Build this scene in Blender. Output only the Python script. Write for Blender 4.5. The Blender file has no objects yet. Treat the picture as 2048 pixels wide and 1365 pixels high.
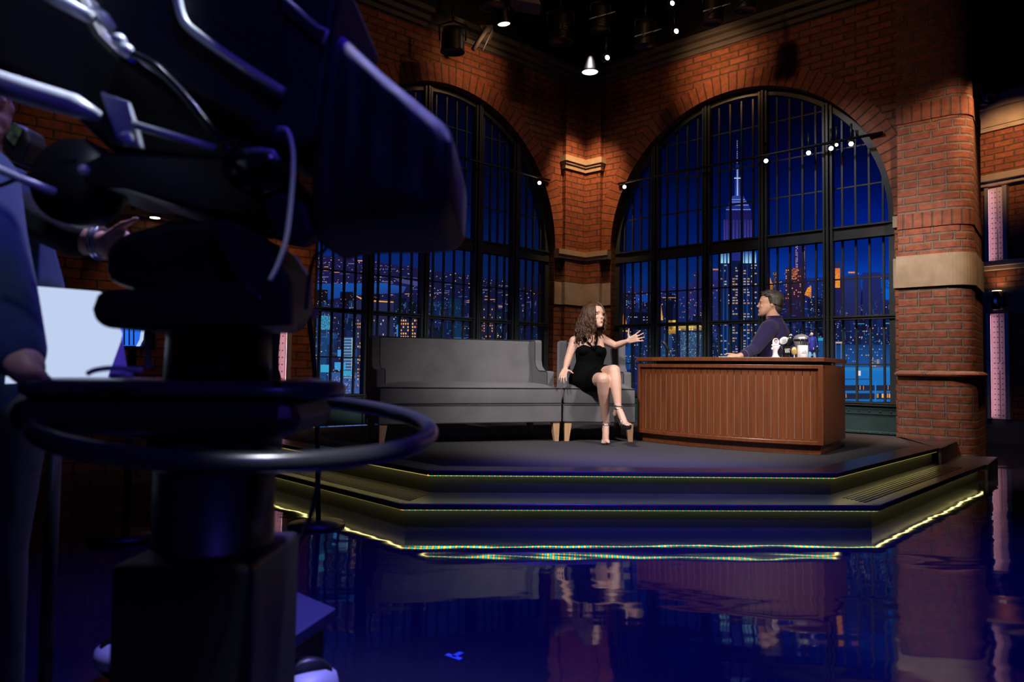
import bpy, bmesh, math, random
import numpy as np
from mathutils import Vector, Matrix

sc = bpy.context.scene
COL = sc.collection
random.seed(4)
PI = math.pi

# ------------------------------------------------------------------ camera model (2048x1365 frame)
FPX = 1365.0
PITCH = math.radians(2.4)
ROLL = 0.0139
HC = 0.92
_cp, _sp, _cr, _sr = math.cos(PITCH), math.sin(PITCH), math.cos(ROLL), math.sin(ROLL)
_M = np.array([[_cr, -_sr, 0], [_sr, _cr, 0], [0, 0, 1.0]])
_B = np.c_[_M @ [1, 0, 0.], _M @ [0, _sp, _cp], _M @ [0, -_cp, _sp]]
CAM = np.array([0, 0, HC])


def ray(x, y):
    return _B.T @ np.array([(x - 1024) / FPX, (y - 682.5) / FPX, 1.0])


def onz(x, y, z):
    d = ray(x, y)
    return Vector(CAM + d * ((z - HC) / d[2]))


def onp(x, y, p0, n):
    d = ray(x, y)
    n = np.array(n, float)
    return Vector(CAM + d * (np.dot(np.array(p0, float) - CAM, n) / np.dot(d, n)))


def aty(x, y, Y):
    d = ray(x, y)
    return Vector(CAM + d * (Y / d[1]))


cam_data = bpy.data.cameras.new('camera')
cam = bpy.data.objects.new('camera', cam_data)
COL.objects.link(cam)
cam_data.sensor_width = 36.0
cam_data.lens = FPX * 36.0 / 2048.0
cam_data.clip_start = 0.02
cam_data.clip_end = 100
_rx, _dn, _fw = Vector(_B[0]), Vector(_B[1]), Vector(_B[2])
_mw = Matrix((( _rx[0], -_dn[0], -_fw[0], 0), (_rx[1], -_dn[1], -_fw[1], 0), (_rx[2], -_dn[2], -_fw[2], HC), (0, 0, 0, 1)))
cam.matrix_world = _mw
cam_data.dof.use_dof = True
cam_data.dof.focus_distance = 6.2
cam_data.dof.aperture_fstop = 2.8
sc.camera = cam
sc.view_settings.view_transform = 'Standard'
sc.view_settings.look = 'None'
sc.view_settings.gamma = 1.0
sc.view_settings.use_curve_mapping = False
sc.view_settings.exposure = 0.0


# ------------------------------------------------------------------ small maths
def lin(c):
    return tuple(((v / 255.0) / 12.92 if v / 255.0 <= 0.04045 else ((v / 255.0 + 0.055) / 1.055) ** 2.4) for v in c)


def V(*a):
    return Vector(a)


# ------------------------------------------------------------------ mesh builder
class MB:
    def __init__(self):
        self.v, self.f, self.uv, self.sm = [], [], [], []

    def quad(self, pts, uv=None, smooth=False):
        b = len(self.v)
        self.v.extend([tuple(p) for p in pts])
        self.f.append(list(range(b, b + len(pts))))
        self.uv.append(uv)
        self.sm.append(smooth)

    def faces(self, verts, faces, smooth=False, uvs=None):
        b = len(self.v)
        self.v.extend([tuple(p) for p in verts])
        for i, f in enumerate(faces):
            self.f.append([b + k for k in f])
            self.uv.append(uvs[i] if uvs else None)
            self.sm.append(smooth)

    def box(self, c, s, m=None):
        c = Vector(c)
        hx, hy, hz = s[0] / 2, s[1] / 2, s[2] / 2
        vs = [Vector((x, y, z)) for z in (-hz, hz) for y in (-hy, hy) for x in (-hx, hx)]
        vs = [(m @ p if m else p) + c for p in vs]
        self.faces(vs, [(0, 2, 3, 1), (4, 5, 7, 6), (0, 1, 5, 4), (2, 6, 7, 3), (0, 4, 6, 2), (1, 3, 7, 5)])

    def slab8(self, lo4, hi4):
        """eight corners: four of one face (in order), four of the opposite face."""
        self.faces(list(lo4) + list(hi4), [(3, 2, 1, 0), (4, 5, 6, 7), (0, 1, 5, 4), (1, 2, 6, 5), (2, 3, 7, 6), (3, 0, 4, 7)])

    def prism(self, pts, d):
        """polygon pts (3D) swept by the vector d"""
        d = Vector(d)
        n = len(pts)
        a = [Vector(p) for p in pts]
        b = [p + d for p in a]
        fs = [tuple(range(n - 1, -1, -1)), tuple(range(n, 2 * n))]
        fs += [(i, (i + 1) % n, n + (i + 1) % n, n + i) for i in range(n)]
        self.faces(a + b, fs)

    def loft(self, rings, cap=True, smooth=True, closed=True):
        n = len(rings[0])
        vs = [p for r in rings for p in r]
        fs = []
        for k in range(len(rings) - 1):
            for i in range(n if closed else n - 1):
                j = (i + 1) % n
                fs.append((k * n + i, k * n + j, (k + 1) * n + j, (k + 1) * n + i))
        if cap and closed:
            fs.append(tuple(range(n - 1, -1, -1)))
            fs.append(tuple((len(rings) - 1) * n + i for i in range(n)))
        self.faces(vs, fs, smooth)

    def tube(self, path, r, n=10, cap=True, smooth=True, closed=False):
        path = [Vector(p) for p in path]
        m = len(path)
        rr = r if isinstance(r, (list, tuple)) else [r] * m
        rings = []
        prev = None
        for i, p in enumerate(path):
            if closed:
                t = path[(i + 1) % m] - path[i - 1]
            else:
                t = path[min(i + 1, m - 1)] - path[max(i - 1, 0)]
            t = t.normalized() if t.length > 1e-9 else Vector((0, 0, 1))
            if prev is None:
                a = Vector((0, 0, 1)) if abs(t.z) < 0.9 else Vector((1, 0, 0))
                u = t.cross(a).normalized()
            else:
                u = (prev - t * prev.dot(t))
                u = u.normalized() if u.length > 1e-6 else t.orthogonal().normalized()
            prev = u
            w = t.cross(u)
            rings.append([p + (u * math.cos(2 * PI * k / n) + w * math.sin(2 * PI * k / n)) * rr[i] for k in range(n)])
        if closed:
            rings.append(rings[0])
        self.loft(rings, cap and not closed, smooth)

    def lathe(self, prof, c=(0, 0, 0), n=24, m=None, smooth=True):
        """prof: list of (radius, height) along local z"""
        c = Vector(c)
        rings = []
        for (r, z) in prof:
            ring = []
            for k in range(n):
                p = Vector((max(r, 1e-5) * math.cos(2 * PI * k / n), max(r, 1e-5) * math.sin(2 * PI * k / n), z))
                ring.append((m @ p if m else p) + c)
            rings.append(ring)
        self.loft(rings, True, smooth)

    def ball(self, c, r, m=None, n=14, k=9):
        c = Vector(c)
        r = r if isinstance(r, (list, tuple)) else (r, r, r)
        rings = []
        for i in range(k + 1):
            t = -PI / 2 + PI * i / k
            ring = []
            for j in range(n):
                a = 2 * PI * j / n
                p = Vector((r[0] * max(math.cos(t), 1e-4) * math.cos(a), r[1] * max(math.cos(t), 1e-4) * math.sin(a), r[2] * math.sin(t)))
                ring.append((m @ p if m else p) + c)
            rings.append(ring)
        self.loft(rings, True, True)

    def limb(self, p0, p1, r0, r1, n=14):
        """tapered capsule"""
        p0, p1 = Vector(p0), Vector(p1)
        d = (p1 - p0)
        L = d.length
        if L < 1e-6:
            return self.ball(p0, r0)
        d.normalize()
        path, rr = [], []
        for t in (-1, -.8, -.5, 0):
            path.append(p0 + d * t * r0 * .98)
            rr.append(max(r0 * math.sqrt(max(0, 1 - t * t)), r0 * .06))
        for t in (.25, .5, .75):
            path.append(p0 + d * L * t)
            rr.append(r0 + (r1 - r0) * t)
        for t in (0, .5, .8, 1):
            path.append(p1 + d * t * r1 * .98)
            rr.append(max(r1 * math.sqrt(max(0, 1 - t * t)), r1 * .06))
        self.tube(path, rr, n)

    def build(self, name, mat, parent=None, bevel=0, seg=2, smooth=None, uvscale=True, wn=False, fix=True, sub=0):
        me = bpy.data.meshes.new(name)
        me.from_pydata([tuple(p) for p in self.v], [], self.f)
        if smooth is None:
            me.polygons.foreach_set('use_smooth', self.sm)
        else:
            me.polygons.foreach_set('use_smooth', [smooth] * len(self.f))
        uvl = me.uv_layers.new(name='UVMap')
        li = 0
        for p, u in zip(me.polygons, self.uv):
            if u is None:
                n = p.normal
                if abs(n.z) > 0.75:
                    for k in p.vertices:
                        q = self.v[k]
                        uvl.data[li].uv = (q[0], q[1])
                        li += 1
                else:
                    tx, ty = -n.y, n.x
                    L = math.hypot(tx, ty) or 1
                    for k in p.vertices:
                        q = self.v[k]
                        uvl.data[li].uv = ((q[0] * tx + q[1] * ty) / L, q[2])
                        li += 1
            else:
                for k in range(len(p.vertices)):
                    uvl.data[li].uv = u[k]
                    li += 1
        if fix:
            bm = bmesh.new()
            bm.from_mesh(me)
            bmesh.ops.recalc_face_normals(bm, faces=bm.faces)
            bm.to_mesh(me)
            bm.free()
        o = bpy.data.objects.new(name, me)
        for mm in (mat if isinstance(mat, (list, tuple)) else [mat]):
            me.materials.append(mm)
        COL.objects.link(o)
        if parent is not None:
            o.parent = parent
        if bevel:
            b = o.modifiers.new('bevel', 'BEVEL')
            b.width = bevel
            b.segments = seg
            b.limit_method = 'ANGLE'
            b.angle_limit = math.radians(35)
        if sub:
            s = o.modifiers.new('subsurf', 'SUBSURF')
            s.levels = sub
            s.render_levels = sub
        return o


def thing(name, label, cat, loc=(0, 0, 0), rotz=0, group=None):
    o = bpy.data.objects.new(name, None)
    o.empty_display_size = 0.1
    COL.objects.link(o)
    o.location = loc
    o.rotation_euler = (0, 0, rotz)
    o['label'] = label
    o['category'] = cat
    if group:
        o['group'] = group
    return o


def tag(o, label, cat, group=None):
    o['label'] = label
    o['category'] = cat
    if group:
        o['group'] = group
    return o


def struct(o, label=None, cat=None):
    o['kind'] = 'structure'
    if label:
        o['label'] = label
    if cat:
        o['category'] = cat
    return o


def wparent(o, t):
    """child built in world coordinates: keep it there under the thing t"""
    m = Matrix.Translation(t.location) @ t.rotation_euler.to_matrix().to_4x4()
    o.parent = t
    o.matrix_parent_inverse = m.inverted()
    return o


def copy_tree(o, parent=None):
    c = o.copy()
    COL.objects.link(c)
    if parent is not None:
        c.parent = parent
    for ch in list(o.children):
        copy_tree(ch, c)
    return c


def text_mesh(s, size, extrude=0.0008, align='CENTER'):
    cu = bpy.data.curves.new('lettering', 'FONT')
    cu.body = s
    cu.size = size
    cu.extrude = extrude
    cu.align_x = align
    cu.align_y = 'CENTER'
    cu.resolution_u = 3
    o = bpy.data.objects.new('lettering', cu)
    COL.objects.link(o)
    dg = bpy.context.evaluated_depsgraph_get()
    me = bpy.data.meshes.new_from_object(o.evaluated_get(dg))
    bpy.data.objects.remove(o)
    return me


# ------------------------------------------------------------------ materials
def nt(name):
    m = bpy.data.materials.new(name)
    m.use_nodes = True
    t = m.node_tree
    t.nodes.clear()
    out = t.nodes.new('ShaderNodeOutputMaterial')
    return m, t, out


def L(t, a, ai, b, bi):
    t.links.new(a.outputs[ai], b.inputs[bi])


def pbr(name, col, rough=0.5, metal=0.0, spec=0.5, noise=None, bump=None, sheen=0, coat=0, sss=0):
    """plain surface; noise=(scale, amount) varies the colour, bump=(scale, strength)"""
    m, t, out = nt(name)
    p = t.nodes.new('ShaderNodeBsdfPrincipled')
    L(t, p, 'BSDF', out, 'Surface')
    p.inputs['Base Color'].default_value = (*col, 1)
    p.inputs['Roughness'].default_value = rough
    p.inputs['Metallic'].default_value = metal
    p.inputs['Specular IOR Level'].default_value = spec
    if sheen:
        p.inputs['Sheen Weight'].default_value = sheen
    if coat:
        p.inputs['Coat Weight'].default_value = coat
    if sss:
        p.inputs['Subsurface Weight'].default_value = sss
        p.inputs['Subsurface Radius'].default_value = (0.012, 0.005, 0.003)
    tc = t.nodes.new('ShaderNodeTexCoord')
    if noise:
        nz = t.nodes.new('ShaderNodeTexNoise')
        nz.inputs['Scale'].default_value = noise[0]
        nz.inputs['Detail'].default_value = 5
        L(t, tc, 'Object', nz, 'Vector')
        mr = t.nodes.new('ShaderNodeMapRange')
        mr.inputs['From Min'].default_value = 0.3
        mr.inputs['From Max'].default_value = 0.7
        mr.inputs['To Min'].default_value = 1 - noise[1]
        mr.inputs['To Max'].default_value = 1 + noise[1]
        L(t, nz, 'Fac', mr, 'Value')
        mx = t.nodes.new('ShaderNodeVectorMath')
        mx.operation = 'SCALE'
        mx.inputs[0].default_value = col
        L(t, mr, 'Result', mx, 'Scale')
        L(t, mx, 'Vector', p, 'Base Color')
    if bump:
        n2 = t.nodes.new('ShaderNodeTexNoise')
        n2.inputs['Scale'].default_value = bump[0]
        n2.inputs['Detail'].default_value = 4
        L(t, tc, 'Object', n2, 'Vector')
        b = t.nodes.new('ShaderNodeBump')
        b.inputs['Strength'].default_value = bump[1]
        b.inputs['Distance'].default_value = 0.004
        L(t, n2, 'Fac', b, 'Height')
        L(t, b, 'Normal', p, 'Normal')
    return m


def emis(name, col, s):
    m, t, out = nt(name)
    e = t.nodes.new('ShaderNodeEmission')
    e.inputs['Color'].default_value = (*col, 1)
    e.inputs['Strength'].default_value = s
    L(t, e, 'Emission', out, 'Surface')
    return m


def brick_mat(name, c1, c2, mortar, w=0.24, h=0.083, ms=0.010, bumpd=0.012, freq=2, squash=1.0, sqf=6, off=0.5):
    m, t, out = nt(name)
    p = t.nodes.new('ShaderNodeBsdfPrincipled')
    L(t, p, 'BSDF', out, 'Surface')
    tc = t.nodes.new('ShaderNodeTexCoord')
    # slightly wobbly joints
    nzw = t.nodes.new('ShaderNodeTexNoise')
    nzw.inputs['Scale'].default_value = 9
    L(t, tc, 'UV', nzw, 'Vector')
    wob = t.nodes.new('ShaderNodeVectorMath')
    wob.operation = 'MULTIPLY_ADD'
    wob.inputs[1].default_value = (0.010, 0.010, 0)
    L(t, nzw, 'Color', wob, 0)
    L(t, tc, 'UV', wob, 2)
    br = t.nodes.new('ShaderNodeTexBrick')
    br.offset = off
    br.offset_frequency = freq
    br.squash = squash
    br.squash_frequency = sqf
    br.inputs['Scale'].default_value = 1.0
    br.inputs['Color1'].default_value = (*c1, 1)
    br.inputs['Color2'].default_value = (*c2, 1)
    br.inputs['Mortar'].default_value = (*mortar, 1)
    br.inputs['Mortar Size'].default_value = ms
    br.inputs['Mortar Smooth'].default_value = 0.35
    br.inputs['Bias'].default_value = 0.0
    br.inputs['Brick Width'].default_value = w
    br.inputs['Row Height'].default_value = h
    L(t, wob, 'Vector', br, 'Vector')
    nz = t.nodes.new('ShaderNodeTexNoise')
    nz.inputs['Scale'].default_value = 14
    nz.inputs['Detail'].default_value = 6
    nz.inputs['Roughness'].default_value = 0.65
    L(t, tc, 'UV', nz, 'Vector')
    mr = t.nodes.new('ShaderNodeMapRange')
    mr.inputs['From Min'].default_value = 0.3
    mr.inputs['From Max'].default_value = 0.7
    mr.inputs['To Min'].default_value = 0.6
    mr.inputs['To Max'].default_value = 1.3
    L(t, nz, 'Fac', mr, 'Value')
    mx = t.nodes.new('ShaderNodeVectorMath')
    mx.operation = 'SCALE'
    L(t, br, 'Color', mx, 0)
    L(t, mr, 'Result', mx, 'Scale')
    L(t, mx, 'Vector', p, 'Base Color')
    p.inputs['Roughness'].default_value = 0.72
    p.inputs['Specular IOR Level'].default_value = 0.3
    # relief: bricks stand proud of the joints, faces are rough
    inv = t.nodes.new('ShaderNodeMath')
    inv.operation = 'SUBTRACT'
    inv.inputs[0].default_value = 1.0
    L(t, br, 'Fac', inv, 1)
    ad = t.nodes.new('ShaderNodeMath')
    ad.operation = 'MULTIPLY_ADD'
    ad.inputs[1].default_value = 0.35
    L(t, nz, 'Fac', ad, 0)
    L(t, inv, 'Value', ad, 2)
    b = t.nodes.new('ShaderNodeBump')
    b.inputs['Strength'].default_value = 0.9
    b.inputs['Distance'].default_value = bumpd
    L(t, ad, 'Value', b, 'Height')
    L(t, b, 'Normal', p, 'Normal')
    return m


def wood_mat(name, c1, c2, rough=0.35, scale=(9, 9, 0.6), coat=0.0):
    m, t, out = nt(name)
    p = t.nodes.new('ShaderNodeBsdfPrincipled')
    L(t, p, 'BSDF', out, 'Surface')
    tc = t.nodes.new('ShaderNodeTexCoord')
    mp = t.nodes.new('ShaderNodeMapping')
    mp.inputs['Scale'].default_value = scale
    L(t, tc, 'Object', mp, 'Vector')
    nz = t.nodes.new('ShaderNodeTexNoise')
    nz.inputs['Scale'].default_value = 4
    nz.inputs['Detail'].default_value = 8
    nz.inputs['Roughness'].default_value = 0.6
    nz.inputs['Distortion'].default_value = 0.6
    L(t, mp, 'Vector', nz, 'Vector')
    cr = t.nodes.new('ShaderNodeValToRGB')
    cr.color_ramp.elements[0].position = 0.32
    cr.color_ramp.elements[0].color = (*c1, 1)
    cr.color_ramp.elements[1].position = 0.7
    cr.color_ramp.elements[1].color = (*c2, 1)
    L(t, nz, 'Fac', cr, 'Fac')
    L(t, cr, 'Color', p, 'Base Color')
    p.inputs['Roughness'].default_value = rough
    if coat:
        p.inputs['Coat Weight'].default_value = coat
        p.inputs['Coat Roughness'].default_value = 0.2
    return m


def fabric_mat(name, col, scale=900, rough=0.9):
    m, t, out = nt(name)
    p = t.nodes.new('ShaderNodeBsdfPrincipled')
    L(t, p, 'BSDF', out, 'Surface')
    p.inputs['Roughness'].default_value = rough
    p.inputs['Specular IOR Level'].default_value = 0.15
    p.inputs['Sheen Weight'].default_value = 0.15
    tc = t.nodes.new('ShaderNodeTexCoord')
    nz = t.nodes.new('ShaderNodeTexNoise')
    nz.inputs['Scale'].default_value = scale / 6
    nz.inputs['Detail'].default_value = 3
    L(t, tc, 'Object', nz, 'Vector')
    n2 = t.nodes.new('ShaderNodeTexNoise')
    n2.inputs['Scale'].default_value = 5
    L(t, tc, 'Object', n2, 'Vector')
    ad = t.nodes.new('ShaderNodeMath')
    ad.operation = 'ADD'
    L(t, nz, 'Fac', ad, 0)
    L(t, n2, 'Fac', ad, 1)
    mr = t.nodes.new('ShaderNodeMapRange')
    mr.inputs['From Min'].default_value = 0.7
    mr.inputs['From Max'].default_value = 1.3
    mr.inputs['To Min'].default_value = 0.82
    mr.inputs['To Max'].default_value = 1.15
    L(t, ad, 'Value', mr, 'Value')
    mx = t.nodes.new('ShaderNodeVectorMath')
    mx.operation = 'SCALE'
    mx.inputs[0].default_value = col
    L(t, mr, 'Result', mx, 'Scale')
    L(t, mx, 'Vector', p, 'Base Color')
    b = t.nodes.new('ShaderNodeBump')
    b.inputs['Strength'].default_value = 0.25
    b.inputs['Distance'].default_value = 0.002
    L(t, nz, 'Fac', b, 'Height')
    L(t, b, 'Normal', p, 'Normal')
    return m


M = {}
M['brick'] = brick_mat('brick', (0.20, 0.062, 0.030), (0.29, 0.098, 0.048), (0.085, 0.055, 0.045))
M['brick_pier'] = brick_mat('brick_pier', (0.20, 0.068, 0.042), (0.28, 0.098, 0.058), (0.17, 0.135, 0.12), w=0.25, h=0.081, ms=0.012, bumpd=0.018, squash=0.5, sqf=7)
M['brick_arch'] = brick_mat('brick_arch', (0.21, 0.066, 0.032), (0.30, 0.10, 0.048), (0.07, 0.045, 0.035), w=0.31, h=0.098, ms=0.008, off=0.0)
M['brick_head'] = brick_mat('brick_head', (0.20, 0.07, 0.045), (0.28, 0.10, 0.06), (0.10, 0.07, 0.06), w=0.085, h=0.24, ms=0.008, off=0.0)
M['stone'] = pbr('stone', (0.36, 0.30, 0.225), 0.8, noise=(7, 0.16), bump=(60, 0.2))
M['cornice'] = pbr('cornice_paint', (0.09, 0.085, 0.08), 0.7, noise=(4, 0.2))
M['black'] = pbr('black_paint', (0.006, 0.006, 0.008), 0.8)
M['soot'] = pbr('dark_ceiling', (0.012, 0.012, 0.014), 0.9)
M['steel'] = pbr('window_steel', (0.035, 0.045, 0.05), 0.42, 0.0, 0.5, noise=(5, 0.15))
M['green_steel'] = pbr('riveted_steel', (0.022, 0.055, 0.058), 0.45, 0.0, 0.5, noise=(4, 0.25), bump=(25, 0.1))
M['carpet'] = pbr('carpet', (0.055, 0.052, 0.058), 0.95, 0, 0.1, noise=(160, 0.25), bump=(400, 0.3))
M['edge'] = pbr('stage_lacquer', (0.026, 0.022, 0.030), 0.30, 0, 0.5, noise=(3, 0.2))
M['riser'] = pbr('stage_riser', (0.013, 0.013, 0.013), 0.45)
M['ring'] = pbr('ring_paint', (0.035, 0.035, 0.04), 0.24, 0, 0.7)
M['headplate'] = pbr('head_plate_paint', (0.045, 0.045, 0.055), 0.3, 0, 0.6)
M['fabric'] = fabric_mat('grey_upholstery', (0.119, 0.115, 0.126))
M['piping'] = fabric_mat('seam_piping', (0.03, 0.028, 0.03))
M['oak'] = wood_mat('pale_oak', (0.42, 0.24, 0.13), (0.55, 0.33, 0.19), 0.5)
M['desk'] = wood_mat('walnut_red', (0.105, 0.028, 0.0085), (0.175, 0.050, 0.016), 0.36, coat=0.15)
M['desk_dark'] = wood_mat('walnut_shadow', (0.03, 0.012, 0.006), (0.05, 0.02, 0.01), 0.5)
M['gap'] = pbr('slat_gap', (0.30, 0.22, 0.17), 0.5)
M['skin'] = pbr('skin_light', (0.66, 0.40, 0.31), 0.42, 0, 0.4, noise=(18, 0.06), sss=0.15)
M['skin_m'] = pbr('skin_tan', (0.60, 0.33, 0.22), 0.45, 0, 0.4, noise=(18, 0.06), sss=0.15)
M['lips'] = pbr('lips', (0.40, 0.10, 0.09), 0.35)
M['eye_white'] = pbr('eye_white', (0.5, 0.47, 0.45), 0.2)
M['iris'] = pbr('iris', (0.05, 0.03, 0.02), 0.15)
M['brow'] = pbr('eyebrow', (0.05, 0.028, 0.018), 0.8)
M['hair'] = pbr('brown_hair', (0.060, 0.026, 0.014), 0.48, 0, 0.3, noise=(40, 0.5))
M['hair_m'] = pbr('grey_brown_hair', (0.060, 0.048, 0.040), 0.42, 0, 0.5, noise=(36, 0.7))
M['dress'] = pbr('black_dress', (0.0022, 0.0022, 0.0028), 0.85, 0, 0.06)
M['sweater'] = fabric_mat('navy_knit', (0.020, 0.014, 0.058), 1200)
M['silver'] = pbr('silver_strap', (0.55, 0.55, 0.58), 0.25, 0.9)
M['sole'] = pbr('dark_sole', (0.02, 0.015, 0.014), 0.4)
M['ceramic'] = pbr('white_ceramic', (0.72, 0.70, 0.70), 0.3)
M['blackmug'] = pbr('black_ceramic', (0.006, 0.006, 0.007), 0.22)
M['gold'] = pbr('gold_paint', (0.62, 0.42, 0.16), 0.35, 0.5)
M['chrome'] = pbr('chrome', (0.6, 0.6, 0.62), 0.12, 1.0)
M['paper'] = pbr('paper_white', (0.75, 0.74, 0.74), 0.7)
M['tan_card'] = pbr('tan_card', (0.20, 0.10, 0.055), 0.7)
M['ink'] = pbr('ink_blue', (0.03, 0.03, 0.12), 0.6)
M['royal'] = pbr('royal_blue_cloth', (0.010, 0.018, 0.24), 0.7)
M['skyblue'] = pbr('pale_blue_cloth', (0.18, 0.38, 0.62), 0.7)
M['trouser'] = pbr('dark_trousers', (0.015, 0.015, 0.02), 0.9)
M['denim'] = fabric_mat('denim_shirt', (0.024, 0.044, 0.105), 700)
M['darkcloth'] = fabric_mat('black_cloth', (0.010, 0.010, 0.013), 900)
M['hood'] = pbr('hood_cloth', (0.012, 0.011, 0.018), 0.62, 0, 0.4, bump=(14, 0.5))
M['plastic'] = pbr('black_plastic', (0.010, 0.010, 0.013), 0.42, 0, 0.5)
M['gloss'] = pbr('black_gloss', (0.012, 0.012, 0.016), 0.18, 0, 0.6)
M['bare'] = pbr('grey_metal', (0.62, 0.66, 0.70), 0.38, 0.15)
M['plate'] = pbr('pale_plate', (0.40, 0.42, 0.50), 0.5, 0.1)
M['bluegrey'] = pbr('blue_grey_wall', (0.05, 0.053, 0.066), 0.7)
M['pinkframe'] = pbr('post_frame', (0.33, 0.32, 0.33), 0.6)
M['pinkpanel'] = pbr('post_panel', (0.55, 0.50, 0.50), 0.5)
M['tape'] = pbr('floor_tape', (0.05, 0.16, 0.62), 0.6)
M['pink_led'] = emis('pink_led', (1.0, 0.46, 0.60), 6.0)
M['deck'] = pbr('pedestal_deck', (0.03, 0.03, 0.10), 0.4)
M['pewter'] = pbr('pewter', (0.40, 0.38, 0.38), 0.34, 0.55)
M['rivet_dark'] = pbr('post_rivet', (0.22, 0.17, 0.18), 0.5)
M['bulb'] = emis('lamp_lens', (1.0, 0.97, 0.92), 7.0)
M['bulb_warm'] = emis('lamp_lens_warm', (1.0, 0.82, 0.55), 7.0)
M['painted_lit_panel'] = emis('painted_lit_panel', lin((192, 208, 240)), 1.0)  # light falling on the white panel, put in as emission
M['painted_lit_side'] = emis('painted_lit_side', lin((50, 38, 140)), 1.0)  # violet light on the panel's side, put in as emission
M['screen_blue'] = emis('screen_blue', lin((40, 110, 235)), 1.0)


def led_mat(name, s):
    m, t, out = nt(name)
    uv = t.nodes.new('ShaderNodeTexCoord')
    sp = t.nodes.new('ShaderNodeSeparateXYZ')
    L(t, uv, 'UV', sp, 'Vector')
    dv = t.nodes.new('ShaderNodeMath')
    dv.operation = 'DIVIDE'
    dv.inputs[1].default_value = 0.034
    L(t, sp, 'X', dv, 0)
    fr = t.nodes.new('ShaderNodeMath')
    fr.operation = 'FRACT'
    L(t, dv, 'Value', fr, 0)
    cr = t.nodes.new('ShaderNodeValToRGB')
    cr.color_ramp.interpolation = 'CONSTANT'
    e = cr.color_ramp.elements
    e[0].position = 0.0
    e[0].color = (1.0, 0.50, 0.045, 1)
    e[1].position = 0.5
    e[1].color = (0.02, 0.62, 0.46, 1)
    k = e.new(0.40)
    k.color = (0.05, 0.05, 0.02, 1)
    k = e.new(0.90)
    k.color = (0.05, 0.05, 0.02, 1)
    L(t, fr, 'Value', cr, 'Fac')
    em = t.nodes.new('ShaderNodeEmission')
    em.inputs['Strength'].default_value = s
    L(t, cr, 'Color', em, 'Color')
    L(t, em, 'Emission', out, 'Surface')
    return m


M['led'] = led_mat('step_led', 14.0)
M['led_dim'] = led_mat('step_led_side', 1.3)
M['led_ydim'] = emis('step_led_yellow_side', (0.8, 0.66, 0.16), 0.7)
M['led_y'] = emis('step_led_yellow', (0.95, 0.80, 0.28), 8.0)


def floor_mat():
    m, t, out = nt('gloss_floor')
    p = t.nodes.new('ShaderNodeBsdfPrincipled')
    L(t, p, 'BSDF', out, 'Surface')
    p.inputs['Base Color'].default_value = (0.012, 0.012, 0.03, 1)
    p.inputs['Roughness'].default_value = 0.045
    p.inputs['IOR'].default_value = 1.37
    tc = t.nodes.new('ShaderNodeTexCoord')
    mp = t.nodes.new('ShaderNodeMapping')
    mp.inputs['Scale'].default_value = (1.1, 3.0, 1)
    L(t, tc, 'Object', mp, 'Vector')
    nz = t.nodes.new('ShaderNodeTexNoise')
    nz.inputs['Scale'].default_value = 1.3
    nz.inputs['Detail'].default_value = 2.2
    nz.inputs['Roughness'].default_value = 0.42
    L(t, mp, 'Vector', nz, 'Vector')
    b = t.nodes.new('ShaderNodeBump')
    b.inputs['Strength'].default_value = 0.12
    b.inputs['Distance'].default_value = 0.03
    L(t, nz, 'Fac', b, 'Height')
    L(t, b, 'Normal', p, 'Normal')
    return m


M['floor'] = floor_mat()


def vcol_emit(name, s):
    m, t, out = nt(name)
    a = t.nodes.new('ShaderNodeVertexColor')
    a.layer_name = 'print'
    e = t.nodes.new('ShaderNodeEmission')
    e.inputs['Strength'].default_value = s
    L(t, a, 'Color', e, 'Color')
    L(t, e, 'Emission', out, 'Surface')
    return m


M['print'] = vcol_emit('backlit_print', 1.0)
# ================================================================== the two window walls and their frame
AR, AL = math.radians(49.3), math.radians(50.7)
DR = Vector((math.sin(AR), -math.cos(AR), 0))
DL = Vector((-math.sin(AL), -math.cos(AL), 0))
NR = Vector((-math.cos(AR), -math.sin(AR), 0))
NL = Vector((math.cos(AL), -math.sin(AL), 0))
RS = 0.142                       # stair riser
ZS = 2 * RS                      # stage level
_pb = onz(1734, 872, 0.2668)
CORNER = onp(1166, 740, _pb, NR)
CORNER.z = 0
SIDE = {'R': (DR, NR), 'L': (DL, NL)}


def W(side, s, off, z):
    d, n = SIDE[side]
    return CORNER + d * s + n * off + Vector((0, 0, z))


def SZ(side, px, py, off=0.0):
    """pixel -> (s, z) on the plane standing off metres in front of a window wall"""
    d, n = SIDE[side]
    q = onp(px, py, CORNER + n * off, n)
    return (q - CORNER).dot(d), q.z


def wbox(mb, side, s0, s1, o0, o1, z0, z1):
    mb.slab8([W(side, s0, o0, z0), W(side, s1, o0, z0), W(side, s1, o0, z1), W(side, s0, o0, z1)],
             [W(side, s0, o1, z0), W(side, s1, o1, z0), W(side, s1, o1, z1), W(side, s0, o1, z1)])


ZTOP = 5.02
ZSPR, ZAPX = 2.60, 4.40
RINGW = 0.225


def wuv(s, z):
    return (s, z)


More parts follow.
